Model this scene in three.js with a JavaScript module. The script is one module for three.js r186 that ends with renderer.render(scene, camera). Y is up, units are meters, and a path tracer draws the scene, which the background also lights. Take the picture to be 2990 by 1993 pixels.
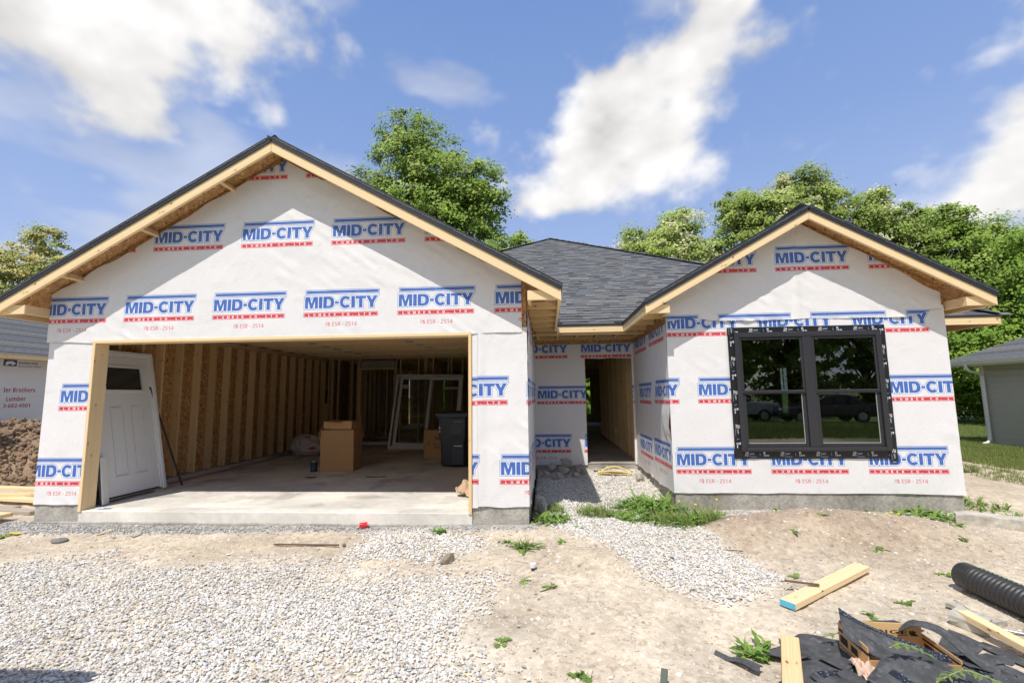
import * as THREE from 'three';
import { mergeGeometries, mergeVertices } from 'three/addons/utils/BufferGeometryUtils.js';

// ---------------------------------------------------------------- camera, sky, sun, exposure
const EXPO = 1.5;
const scene = new THREE.Scene();
const camera = new THREE.PerspectiveCamera(72.96, 1024 / 682, 0.05, 600);
camera.position.set(0.946, 1.384, 5.587);
camera.rotation.set(0.1143, 0.0733, -0.0124, 'YXZ');
const renderer = new THREE.WebGLRenderer({ antialias: true });
renderer.setSize(1024, 682);
renderer.toneMapping = THREE.LinearToneMapping;
renderer.toneMappingExposure = EXPO;
renderer.shadowMap.enabled = true;

const SUN_DIR = new THREE.Vector3(-0.19, 1, 0.565).normalize();
const sun = new THREE.DirectionalLight(new THREE.Color(1.0, 0.945, 0.86), 3.05);
sun.position.copy(SUN_DIR).multiplyScalar(40);
sun.castShadow = true;
sun.shadow.mapSize.set(4096, 4096);
Object.assign(sun.shadow.camera, { left: -25, right: 25, top: 25, bottom: -25, near: 1, far: 90 });
scene.add(sun, sun.target);

// ---------------------------------------------------------------- random numbers and noise
function rngOf(seed) {
  let a = seed >>> 0;
  return () => { a = (a + 0x6d2b79f5) | 0; let t = Math.imul(a ^ (a >>> 15), 1 | a); t = (t + Math.imul(t ^ (t >>> 7), 61 | t)) ^ t; return ((t ^ (t >>> 14)) >>> 0) / 4294967296; };
}
const rnd = rngOf(77);
const rr = (a, b, r = rnd) => a + (b - a) * r();
const gauss = (r = rnd) => (r() + r() + r() + r() - 2) * 0.98;
const clamp = (x, a = 0, b = 1) => Math.min(b, Math.max(a, x));
const lerp = (a, b, t) => a + (b - a) * t;
const sstep = (a, b, x) => { const t = clamp((x - a) / (b - a)); return t * t * (3 - 2 * t); };
const HASH = new Float32Array(65536);
{ const r = rngOf(5); for (let i = 0; i < 65536; i++) HASH[i] = r(); }
const h3 = (x, y, z) => HASH[(Math.imul(x, 73) ^ Math.imul(y, 7919) ^ Math.imul(z, 35317)) & 65535];
function noise3(x, y, z) {
  const xi = Math.floor(x), yi = Math.floor(y), zi = Math.floor(z);
  let u = x - xi, v = y - yi, w = z - zi;
  u = u * u * (3 - 2 * u); v = v * v * (3 - 2 * v); w = w * w * (3 - 2 * w);
  const a = lerp(lerp(h3(xi, yi, zi), h3(xi + 1, yi, zi), u), lerp(h3(xi, yi + 1, zi), h3(xi + 1, yi + 1, zi), u), v);
  const b = lerp(lerp(h3(xi, yi, zi + 1), h3(xi + 1, yi, zi + 1), u), lerp(h3(xi, yi + 1, zi + 1), h3(xi + 1, yi + 1, zi + 1), u), v);
  return lerp(a, b, w);
}
function fbm(x, y, z, n) { let s = 0, a = 0.5, t = 0; for (let i = 0; i < n; i++) { s += a * noise3(x, y, z); t += a; a *= 0.5; x *= 2.03; y *= 2.03; z *= 2.03; } return s / t; }

// ---------------------------------------------------------------- the sky: blue air with fair-weather cumulus
{
  const W = 2720, H = 1360, data = new Float32Array(W * H * 4), D = Math.PI / 180;
  // cumulus banks: azimuth, elevation, half width, half height (degrees), turn, strength
  const banks = [
    [-55, 36, 8.5, 6, 0, 1.05], [-47, 31, 5, 4, -20, 0.95], [-47.5, 26.5, 2.8, 3, 0, 0.7], [-40, 36, 5, 4, 10, 0.8], [-33, 39.5, 4.5, 3, 0, 0.45], [-35, 33, 4.5, 2, -40, 0.48], [-27, 37.5, 3, 3, 0, 0.34], [-64, 40, 9, 7, 0, 1],
    [23.6, 41, 2.6, 3.2, 0, 0.95], [20.5, 37, 3.6, 3.2, 20, 0.95], [12, 33.5, 7.4, 2.8, 12, 0.98], [9.5, 29.5, 7.6, 3.2, 8, 1.0], [6, 25.5, 7.8, 2.6, 6, 0.92], [2, 22.8, 7, 1.6, 0, 0.6], [14, 25, 4, 2.4, 0, 0.5], [-6.5, 31, 3, 2, -20, 0.36], [20, 23, 3, 2, 0, 0.3],
    [51, 19.5, 4.5, 4.2, 0, 1.05], [45.5, 16.5, 5, 3.2, 10, 0.98], [39, 14.5, 5, 2.2, 15, 0.75], [60, 20, 8, 7, 0, 1.1], [31, 14, 4, 2, 0, 0.45], [8, 14.5, 5, 1.8, 0, 0.7], [-52, 11, 7, 2, 0, 0.55], [27, 32, 5, 2.6, 10, 0.28],
  ].map(([az, el, rx, ry, t, s]) => [az, el, rx * 1.25, ry * 1.25, Math.cos(t * D), Math.sin(t * D), s]);
  const air = [[0, 0.58, 0.67, 0.84], [8, 0.47, 0.58, 0.84], [16, 0.34, 0.47, 0.79], [28, 0.235, 0.365, 0.70], [42, 0.175, 0.30, 0.63], [65, 0.11, 0.22, 0.52], [90, 0.10, 0.20, 0.50]];
  const airAt = (el) => { let i = 0; while (i < air.length - 2 && el > air[i + 1][0]) i++; const t = clamp((el - air[i][0]) / (air[i + 1][0] - air[i][0])); return [1, 2, 3].map((k) => lerp(air[i][k], air[i + 1][k], t)); };
  for (let y = 0; y < H; y++) {
    const el = ((y + 0.5) / H) * 180 - 90, ce = Math.cos(el * D), se = Math.sin(el * D), base = airAt(Math.max(el, 0));
    for (let x = 0; x < W; x++) {
      const o = (y * W + x) * 4;
      let [r, g, b] = base;
      if (el > -1) {
        const phi = ((x + 0.5) / W - 0.5) * 2 * Math.PI;           // three.js: u = atan2(z, x) / 2pi + 0.5
        const dx = Math.cos(phi) * ce, dz = Math.sin(phi) * ce, dy = se;
        const az = Math.atan2(dx, -dz) / D;
        let f = 0;
        if (az > -85 && az < 85 && el < 56) {
          const wx = (fbm(dx * 9 + 3, dy * 9, dz * 9, 3) - 0.5) * 5.5, wy = (fbm(dx * 9, dy * 9 + 7, dz * 9 + 4, 3) - 0.5) * 4;
          for (const k of banks) {
            let ax = (az + wx - k[0]) * ce / 0.82, ay = el + wy - k[1];
            if (Math.abs(ax) > 22 || Math.abs(ay) > 18) continue;
            const px = (ax * k[4] + ay * k[5]) / k[2], py = (-ax * k[5] + ay * k[4]) / k[3];
            const d = px * px + py * py;
            if (d < 4) { const v = k[6] * Math.exp(-d * 0.9); f += v * (1 - 0.45 * Math.min(1, f)); }
          }
        }
        // away from the picture the same kind of sky goes on
        const away = Math.max(sstep(52, 75, Math.abs(az)), sstep(44, 54, el));
        if (away > 0) f += away * Math.max(0, (fbm(dx * 2.6 + 11, dy * 4.5, dz * 2.6, 4) - 0.42) * 4.6);
        const seen = az > -62 && az < 62 && el < 50;
        const n = fbm(dx * 19, dy * 26, dz * 19 + 9, seen ? 6 : 2);
        const wisp = fbm(dx * 5 + 20, dy * 12, dz * 5, seen ? 5 : 3);
        let c = sstep(0.20, 1.0, f * 1.1 + (n - 0.5) * 1.25);
        c = Math.max(c, 0.34 * sstep(0.5, 0.72, wisp) * sstep(0, 12, el));
        const n2 = c > 0.02 ? fbm(dx * 8 + 4, dy * 12 + 0.25, dz * 8, seen ? 4 : 2) : 0.5;
        const lit = clamp(0.78 + (n2 - 0.5) * 0.75 + (n - 0.5) * 0.25 + 0.10 * sstep(0.35, 1.3, f), 0.60, 0.95);
        r = lerp(r, lit * 0.985, c); g = lerp(g, lit * 0.99, c); b = lerp(b, lit * 1.01, c);
      }
      data[o] = r / EXPO * 1.1; data[o + 1] = g / EXPO * 1.08; data[o + 2] = b / EXPO * 1.05; data[o + 3] = 1;
    }
  }
  const t = new THREE.DataTexture(data, W, H, THREE.RGBAFormat, THREE.FloatType);
  t.mapping = THREE.EquirectangularReflectionMapping; t.magFilter = t.minFilter = THREE.LinearFilter; t.needsUpdate = true;
  scene.background = t; scene.environment = t;
}

// ---------------------------------------------------------------- helpers
const taken = new Map();
function numbered(name) { const n = taken.get(name) ?? 0; taken.set(name, n + 1); return n ? name + '_' + String(n).padStart(3, '0') : name; }
function shade(o) { o.castShadow = true; o.receiveShadow = true; return o; }
function mesh(parent, name, geo, mat) { const m = shade(new THREE.Mesh(geo, mat)); m.name = parent === scene ? numbered(name) : name; parent.add(m); return m; }
function thing(name, label, category, pos = [0, 0, 0], turn = 0, group) {
  const g = new THREE.Group(); g.name = numbered(name); g.position.set(...pos); g.rotation.y = turn; g.userData = { label, category };
  if (group) g.userData.group = group; scene.add(g); return g;
}
function solo(name, label, category, geo, mat, group) { const m = mesh(scene, name, geo, mat); m.userData = { label, category }; if (group) m.userData.group = group; return m; }
function part(parent, name) { const g = new THREE.Group(); g.name = name; parent.add(g); return g; }

// A box with eased edges, uv in metres with u along its longest side (grain).
function plankGeo(w, h, d, c = 0.003, r = rnd) {
  const H = [w / 2, h / 2, d / 2]; c = Math.min(c, ...H.map((v) => v * 0.45));
  const dims = [w, h, d], lng = dims.indexOf(Math.max(...dims)), oth = [0, 1, 2].filter((k) => k !== lng);
  const ou = r() * 7, ov = r() * 7, pos = [], nor = [], uv = [];
  const V = (ax, s) => [0, 1, 2].map((k) => s[k] * (k === ax ? H[k] : H[k] - c));
  const tri = (a, b, e) => {
    const n = [(b[1] - a[1]) * (e[2] - a[2]) - (b[2] - a[2]) * (e[1] - a[1]), (b[2] - a[2]) * (e[0] - a[0]) - (b[0] - a[0]) * (e[2] - a[2]), (b[0] - a[0]) * (e[1] - a[1]) - (b[1] - a[1]) * (e[0] - a[0])];
    const l = Math.hypot(...n) || 1, m = n.map((v) => v / l);
    if (m[0] * (a[0] + b[0] + e[0]) + m[1] * (a[1] + b[1] + e[1]) + m[2] * (a[2] + b[2] + e[2]) < 0) { [b, e] = [e, b]; m[0] *= -1; m[1] *= -1; m[2] *= -1; }
    const big = [0, 1, 2].reduce((p, q) => (Math.abs(m[q]) > Math.abs(m[p]) ? q : p), 0);
    for (const p of [a, b, e]) {
      pos.push(...p); nor.push(...m);
      if (big === lng) uv.push(ou + p[oth[0]] * 0.15, ov + p[oth[1]]); else uv.push(ou + p[lng], ov + p[big === oth[0] ? oth[1] : oth[0]] + (big === oth[0] ? 0.13 : 0));
    }
  };
  const quad = (a, b, e, f) => { tri(a, b, e); tri(a, e, f); };
  for (let a = 0; a < 3; a++) for (const s of [-1, 1]) {
    const [p, q] = [0, 1, 2].filter((k) => k !== a), S = (i, j) => { const t = [0, 0, 0]; t[a] = s; t[p] = i; t[q] = j; return V(a, t); };
    quad(S(-1, -1), S(1, -1), S(1, 1), S(-1, 1));
  }
  for (let e = 0; e < 3; e++) { const [a, b] = [0, 1, 2].filter((k) => k !== e);
    for (const sa of [-1, 1]) for (const sb of [-1, 1]) { const S = (ax, t) => { const v = [0, 0, 0]; v[a] = sa; v[b] = sb; v[e] = t; return V(ax, v); }; quad(S(a, -1), S(a, 1), S(b, 1), S(b, -1)); } }
  for (const x of [-1, 1]) for (const y of [-1, 1]) for (const z of [-1, 1]) tri(V(0, [x, y, z]), V(1, [x, y, z]), V(2, [x, y, z]));
  const g = new THREE.BufferGeometry();
  g.setAttribute('position', new THREE.Float32BufferAttribute(pos, 3)); g.setAttribute('normal', new THREE.Float32BufferAttribute(nor, 3)); g.setAttribute('uv', new THREE.Float32BufferAttribute(uv, 2));
  return g;
}
// axis-aligned board from corner to corner
function board(parent, name, mat, a, b, c) {
  const s = [0, 1, 2].map((k) => Math.abs(b[k] - a[k]));
  const m = mesh(parent, name, plankGeo(...s, c), mat); m.position.set((a[0] + b[0]) / 2, (a[1] + b[1]) / 2, (a[2] + b[2]) / 2); return m;
}
// board of thickness t and height h from p to q; its local x runs along it, local y as near to `up` as can be
function strut(parent, name, mat, p, q, t, h, up = new THREE.Vector3(0, 1, 0), c) {
  p = new THREE.Vector3(...p); q = new THREE.Vector3(...q);
  const X = q.clone().sub(p), L = X.length(); X.normalize();
  const Z = X.clone().cross(up).normalize(), Y = Z.clone().cross(X);
  const m = mesh(parent, name, plankGeo(L, h, t, c), mat);
  m.quaternion.setFromRotationMatrix(new THREE.Matrix4().makeBasis(X, Y, Z)); m.position.copy(p).add(q).multiplyScalar(0.5); return m;
}
function prism(pts, z0, z1) {                                       // outline in x, y drawn out along z, uv in metres
  const s = new THREE.Shape(pts.map((p) => new THREE.Vector2(p[0], p[1])));
  const g = new THREE.ExtrudeGeometry(s, { depth: z1 - z0, bevelEnabled: false }); g.translate(0, 0, z0); return g;
}
function withHoles(pts, holes, z0, z1) {
  const V = (l) => l.map((p) => new THREE.Vector2(p[0], p[1])), s = new THREE.Shape(V(pts));
  for (const h of holes) s.holes.push(new THREE.Path(V(h)));
  const g = new THREE.ExtrudeGeometry(s, { depth: z1 - z0, bevelEnabled: false }); g.translate(0, 0, z0); return g;
}
const rect = (x0, x1, y0, y1) => [[x0, y0], [x1, y0], [x1, y1], [x0, y1]];
function place(m, x, y, z, rx = 0, ry = 0, rz = 0) { m.position.set(x, y, z); m.rotation.set(rx, ry, rz); return m; }

// ---------------------------------------------------------------- textures
function canvas(w, h, draw, rep = true, srgb = true) {
  const c = document.createElement('canvas'); c.width = w; c.height = h; const x = c.getContext('2d'); draw(x, w, h);
  const t = new THREE.CanvasTexture(c); if (srgb) t.colorSpace = THREE.SRGBColorSpace;
  t.wrapS = t.wrapT = rep ? THREE.RepeatWrapping : THREE.ClampToEdgeWrapping; t.magFilter = THREE.LinearFilter; t.anisotropy = 8; return t;
}
function pixelsTex(w, h, fn, srgb = true) {
  const d = new Uint8Array(w * h * 4);
  for (let y = 0; y < h; y++) for (let x = 0; x < w; x++) { const c = fn(x / w, y / h, x, y), o = (y * w + x) * 4; d[o] = c[0]; d[o + 1] = c[1]; d[o + 2] = c[2]; d[o + 3] = 255; }
  const t = new THREE.DataTexture(d, w, h); if (srgb) t.colorSpace = THREE.SRGBColorSpace;
  t.wrapS = t.wrapT = THREE.RepeatWrapping; t.magFilter = THREE.LinearFilter; t.minFilter = THREE.LinearMipmapLinearFilter; t.generateMipmaps = true; t.needsUpdate = true; return t;
}
// noise that repeats on the unit square
function pn(x, y, p, s) { const xi = Math.floor(x), yi = Math.floor(y); let u = x - xi, v = y - yi; u = u * u * (3 - 2 * u); v = v * v * (3 - 2 * v); const h = (i, j) => HASH[(Math.imul(((i % p) + p) % p, 1619) ^ Math.imul(((j % p) + p) % p, 31337) ^ s) & 65535]; return lerp(lerp(h(xi, yi), h(xi + 1, yi), u), lerp(h(xi, yi + 1), h(xi + 1, yi + 1), u), v); }
function tiled(u, v, f, n, s = 0) { let t = 0, a = 0.5, w = 0; for (let i = 0; i < n; i++) { const q = Math.round(f * (1 << i)); t += a * pn(u * q, v * q, q, s * 977 + i * 131); w += a; a *= 0.55; } return t / w; }
const scaled = (t, x, y) => { const c = t.clone(); c.repeat.set(x, y); return c; };

function woodTex(seed, base, dark, knots) {
  return canvas(1024, 256, (x, w, h) => {                           // 2 m by 0.3 m
    const r = rngOf(seed); x.fillStyle = `rgb(${base})`; x.fillRect(0, 0, w, h);
    for (let k = 0; k < 150; k++) {
      const y0 = r() * h, a = 0.03 + r() * 0.11, lw = 0.6 + r() * 3.2, ph = r() * 6, am = 1 + r() * 5;
      x.strokeStyle = `rgba(${dark},${a})`; x.lineWidth = lw;
      for (const off of [-h, 0, h]) { x.beginPath(); for (let i = 0; i <= w; i += 16) { const y = y0 + off + am * Math.sin((i / w) * 6.2832 + ph) + am * 0.4 * Math.sin((i / w) * 18.85 + ph * 2); i ? x.lineTo(i, y) : x.moveTo(i, y); } x.stroke(); }
    }
    for (let k = 0; k < knots; k++) {
      const kx = 30 + r() * (w - 60), ky = 12 + r() * (h - 24), s = 2.5 + r() * 4.5;
      for (let q = 5; q >= 0; q--) { x.strokeStyle = `rgba(${dark},${0.10 + 0.05 * (5 - q)})`; x.lineWidth = 1.2; x.beginPath(); x.ellipse(kx, ky, s * (1.6 + q * 0.8), s * (0.9 + q * 0.28), 0, 0, 7); x.stroke(); }
      x.fillStyle = `rgba(95,52,22,${0.55 + r() * 0.35})`; x.beginPath(); x.ellipse(kx, ky, s * 1.25, s * 0.85, r(), 0, 7); x.fill();
    }
    for (let k = 0; k < 14000; k++) { x.fillStyle = r() < 0.5 ? 'rgba(255,240,205,0.06)' : `rgba(${dark},0.06)`; x.fillRect(r() * w, r() * h, 3 + r() * 9, 0.8); }
  });
}
const TX = {
  wood: woodTex(3, '238,214,170', '192,144,90', 8), woodB: woodTex(4, '232,202,154', '178,128,78', 12), grey: woodTex(9, '176,166,150', '110,98,84', 6),
};
for (const t of Object.values(TX)) t.repeat.set(0.5, 1 / 0.3);
TX.osb = canvas(1024, 1024, (x, w, h) => {                          // 1.3 m square
  const r = rngOf(12); x.fillStyle = 'rgb(182,138,90)'; x.fillRect(0, 0, w, h);
  for (let k = 0; k < 5200; k++) {
    const cx = r() * w, cy = r() * h, l = 16 + r() * 52, b = 5 + r() * 13, a = (r() - 0.5) * 2.4 + Math.PI / 2, t = r();
    const c = t < 0.12 ? [124, 84, 48] : t < 0.5 ? [200, 156, 104] : t < 0.8 ? [172, 126, 78] : [222, 182, 130];
    x.fillStyle = `rgba(${c.map((v) => Math.round(v * (0.9 + r() * 0.2)))},0.75)`;
    for (const ox of [-w, 0, w]) for (const oy of [-h, 0, h]) {
      if (cx + ox < -60 || cx + ox > w + 60 || cy + oy < -60 || cy + oy > h + 60) continue;
      x.save(); x.translate(cx + ox, cy + oy); x.rotate(a); x.beginPath(); x.moveTo(-l / 2, -b / 2 * 0.7); x.lineTo(l * 0.3, -b / 2); x.lineTo(l / 2, b * 0.1); x.lineTo(l * 0.2, b / 2); x.lineTo(-l * 0.45, b * 0.4); x.closePath(); x.fill();
      x.strokeStyle = 'rgba(70,42,20,0.28)'; x.lineWidth = 1; x.stroke(); x.restore();
    }
  }
});
TX.osb.repeat.set(1 / 1.3, 1 / 1.3);
TX.concrete = pixelsTex(512, 512, (u, v) => { const a = tiled(u, v, 5, 5), b = tiled(u, v, 60, 2, 3), g = 0.82 + (a - 0.5) * 0.42 + (b - 0.5) * 0.2; return [186 * g + 4, 184 * g + 2, 177 * g]; });
TX.concrete.repeat.set(0.55, 0.55);
TX.concBump = pixelsTex(512, 512, (u, v) => { const b = tiled(u, v, 45, 3, 8), p = sstep(0.70, 0.76, tiled(u, v, 70, 1, 2)); const g = 150 + (b - 0.5) * 120 - p * 120; return [g, g, g]; }, false);
TX.concBump.repeat.set(1.1, 1.1);
TX.slab = pixelsTex(512, 512, (u, v) => { const a = tiled(u, v, 5, 5, 5), b = tiled(u, v, 40, 3, 1), s = sstep(0.60, 0.74, tiled(u, v, 9, 5, 9)), g = 0.98 + (a - 0.5) * 0.30 + (b - 0.5) * 0.10 - s * 0.10; return [222 * g, 218 * g, 209 * g].map((c) => clamp(c, 0, 255)); });
TX.slab.repeat.set(0.33, 0.33);
TX.dirt = pixelsTex(1024, 1024, (u, v) => {
  const a = tiled(u, v, 6, 5, 1), b = tiled(u, v, 50, 4, 4), p = sstep(0.64, 0.74, tiled(u, v, 95, 2, 7)), q = sstep(0.66, 0.72, tiled(u, v, 80, 2, 12));
  const g = 0.94 + (a - 0.5) * 0.26 + (b - 0.5) * 0.26;
  return [238 * g + p * 10 - q * 20, 235 * g + p * 12 - q * 23, 230 * g + p * 15 - q * 26].map((c) => clamp(c, 0, 255));
});
TX.dirt.repeat.set(1 / 2.2, 1 / 2.2);
TX.dirtBump = pixelsTex(1024, 1024, (u, v) => { const g = 128 + (tiled(u, v, 55, 4, 4) - 0.5) * 150 + sstep(0.62, 0.74, tiled(u, v, 95, 2, 7)) * 70; return [clamp(g, 0, 255), clamp(g, 0, 255), clamp(g, 0, 255)]; }, false);
TX.dirtBump.repeat.set(1 / 2.2, 1 / 2.2);
TX.granule = pixelsTex(256, 256, (u, v, x, y) => { const n = HASH[(x * 7 + y * 1931) & 65535], b = tiled(u, v, 9, 3, 2), g = 150 + n * 85 + (b - 0.5) * 90; return [g, g, g]; });
TX.granule.repeat.set(5, 5);
TX.felt = pixelsTex(512, 512, (u, v, x, y) => { const n = HASH[(x * 13 + y * 733) & 65535], b = tiled(u, v, 10, 5, 6), g = 62 + (b - 0.5) * 56 + n * 26 + sstep(0.64, 0.74, tiled(u, v, 16, 4, 14)) * 24; return [g, g + 1, g + 3]; });
TX.felt.repeat.set(2, 2);
TX.wrapBump = canvas(1024, 1024, (x, w, h) => {                     // creases of a loose plastic sheet, 1.6 m square
  const r = rngOf(31); x.fillStyle = 'rgb(128,128,128)'; x.fillRect(0, 0, w, h);
  const crease = (cx, cy, l, a, lw, al) => { for (const ox of [-w, 0, w]) for (const oy of [-h, 0, h]) { if (cx + ox < -200 || cx + ox > w + 200 || cy + oy < -200 || cy + oy > h + 200) continue;
    for (const [s, col] of [[-1, '40,40,40'], [1, '225,225,225']]) { x.strokeStyle = `rgba(${col},${al})`; x.lineWidth = lw; x.beginPath(); x.moveTo(cx + ox - Math.cos(a) * l - Math.sin(a) * s * lw * 0.5, cy + oy - Math.sin(a) * l + Math.cos(a) * s * lw * 0.5);
      x.quadraticCurveTo(cx + ox + (r() - 0.5) * 8, cy + oy + (r() - 0.5) * 8, cx + ox + Math.cos(a) * l - Math.sin(a) * s * lw * 0.5, cy + oy + Math.sin(a) * l + Math.cos(a) * s * lw * 0.5); x.stroke(); } } };
  for (let k = 0; k < 190; k++) crease(r() * w, r() * h, 20 + r() * 90, -0.7 + (r() - 0.5) * 1.2, 2 + r() * 6, 0.10 + r() * 0.16);
  for (let g = 0; g < 16; g++) { const gx = r() * w, gy = r() * h; for (let k = 0; k < 9; k++) crease(gx + k * 15, gy + (r() - 0.5) * 8, 16 + r() * 22, -0.75 + (r() - 0.5) * 0.25, 4, 0.22); }
  for (let k = 0; k < 60; k++) crease(r() * w, r() * h, 30 + r() * 120, (r() - 0.5) * 0.4, 2 + r() * 3, 0.12);
}, true, false);

const std = (o) => new THREE.MeshStandardMaterial({ roughness: 0.85, ...o });
const M = {
  wood: std({ map: TX.wood, roughness: 0.72 }), woodB: std({ map: TX.woodB, roughness: 0.75 }), woodC: std({ map: TX.woodB, color: new THREE.Color(0.86, 0.84, 0.80), roughness: 0.8 }), greyWood: std({ map: TX.grey }),
  osb: std({ map: TX.osb, roughness: 0.8 }),
  concrete: std({ map: TX.concrete, bumpMap: TX.concBump, bumpScale: 0.004 }), slab: std({ map: TX.slab, bumpMap: TX.concBump, bumpScale: 0.0012, roughness: 0.7 }),
  drip: std({ color: new THREE.Color(0.028, 0.031, 0.038), roughness: 0.45, metalness: 0.2 }),
  blackFrame: std({ color: new THREE.Color(0.030, 0.030, 0.035), roughness: 0.42 }),
  gasket: std({ color: new THREE.Color(0.45, 0.47, 0.46), roughness: 0.4 }),
  glass: new THREE.MeshPhysicalMaterial({ color: new THREE.Color(0.36, 0.41, 0.37), transmission: 1, thickness: 0, roughness: 0.0, ior: 2.3 }),
  white: std({ color: new THREE.Color(0.76, 0.77, 0.78), roughness: 0.45 }), whiteVinyl: std({ color: new THREE.Color(0.70, 0.70, 0.69), roughness: 0.5 }),
  black: std({ color: new THREE.Color(0.018, 0.018, 0.020), roughness: 0.5 }),
  felt: std({ map: TX.felt, roughness: 0.95, side: THREE.DoubleSide }),
  steel: std({ color: new THREE.Color(0.42, 0.43, 0.44), roughness: 0.4, metalness: 0.8 }),
  rust: std({ color: new THREE.Color(0.13, 0.075, 0.045), roughness: 0.9 }),
};

// ================================================================ the house under construction
const GL = -5.58, GR = 0.715, GC = (GL + GR) / 2, XA = 2.62, XB = 6.216, WC = (XA + XB) / 2, ZR = -0.862, ZP = -3.386, ZBACK = -16.1, XE = 7.6;
const SL = 0.56, TH = Math.atan(SL), OH = 0.36;
const G_HALF = 3.1475 + 0.42, G_PK = 4.595, W_HALF = 1.798 + 0.355, W_PK = 3.758;
const gY = (x) => G_PK - SL * Math.abs(x - GC), wY = (x) => W_PK - SL * Math.abs(x - WC);
const G_EAVE = G_PK - SL * G_HALF, W_EAVE = W_PK - SL * W_HALF, M_EAVE = 2.548, ZF = -2.31, MX0 = -5.92, MX1 = 8.25;
const house = thing('unfinished_house', 'house under construction wrapped in white printed building paper with open garage and raw timber trim', 'house');

// ---- printed wrap: logo pieces measured from the lower left corner of the red bar, in metres
// heavy block capitals MID-CITY as one outline, cap height 1, baseline at y = 0
function blockWord(c) {
  let x = 0; c.beginPath();
  const P = (...p) => { p.forEach(([a, b], i) => c[i ? 'lineTo' : 'moveTo'](x + a, -b)); c.closePath(); };
  P([0, 0], [0, 1], [0.4, 1], [0.57, 0.42], [0.74, 1], [1.14, 1], [1.14, 0], [0.87, 0], [0.87, 0.7], [0.67, 0], [0.47, 0], [0.27, 0.7], [0.27, 0]); x += 1.22;
  P([0, 0], [0, 1], [0.31, 1], [0.31, 0]); x += 0.39;
  const D = (l, r, b, t, k) => { c.moveTo(x + l, -b); c.lineTo(x + l, -t); c.lineTo(x + k, -t); c.bezierCurveTo(x + r * 0.92, -t, x + r, -(t * 0.75 + b * 0.25), x + r, -0.5); c.bezierCurveTo(x + r, -(b * 0.75 + t * 0.25), x + r * 0.92, -b, x + k, -b); c.closePath(); };
  D(0, 0.95, 0, 1, 0.45); D(0.3, 0.65, 0.22, 0.78, 0.42); x += 1.02;
  P([0, 0.38], [0, 0.58], [0.34, 0.58], [0.34, 0.38]); x += 0.41;
  c.moveTo(x + 0.5 + 0.5 * Math.cos(0.62), -0.5 - 0.52 * Math.sin(0.62)); for (let a = 0.62; a <= 5.67; a += 0.1) c.lineTo(x + 0.5 + 0.5 * Math.cos(a), -0.5 - 0.52 * Math.sin(a)); for (let a = 5.5; a >= 0.75; a -= 0.1) c.lineTo(x + 0.5 + 0.215 * Math.cos(a), -0.5 - 0.27 * Math.sin(a)); c.closePath(); x += 1.0;
  P([0, 0], [0, 1], [0.31, 1], [0.31, 0]); x += 0.37;
  P([0.3, 0], [0.3, 0.76], [0, 0.76], [0, 1], [0.9, 1], [0.9, 0.76], [0.6, 0.76], [0.6, 0]); x += 0.90;
  P([0.34, 0], [0.34, 0.38], [0, 1], [0.33, 1], [0.5, 0.65], [0.67, 1], [1.0, 1], [0.65, 0.38], [0.65, 0]);
}
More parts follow.
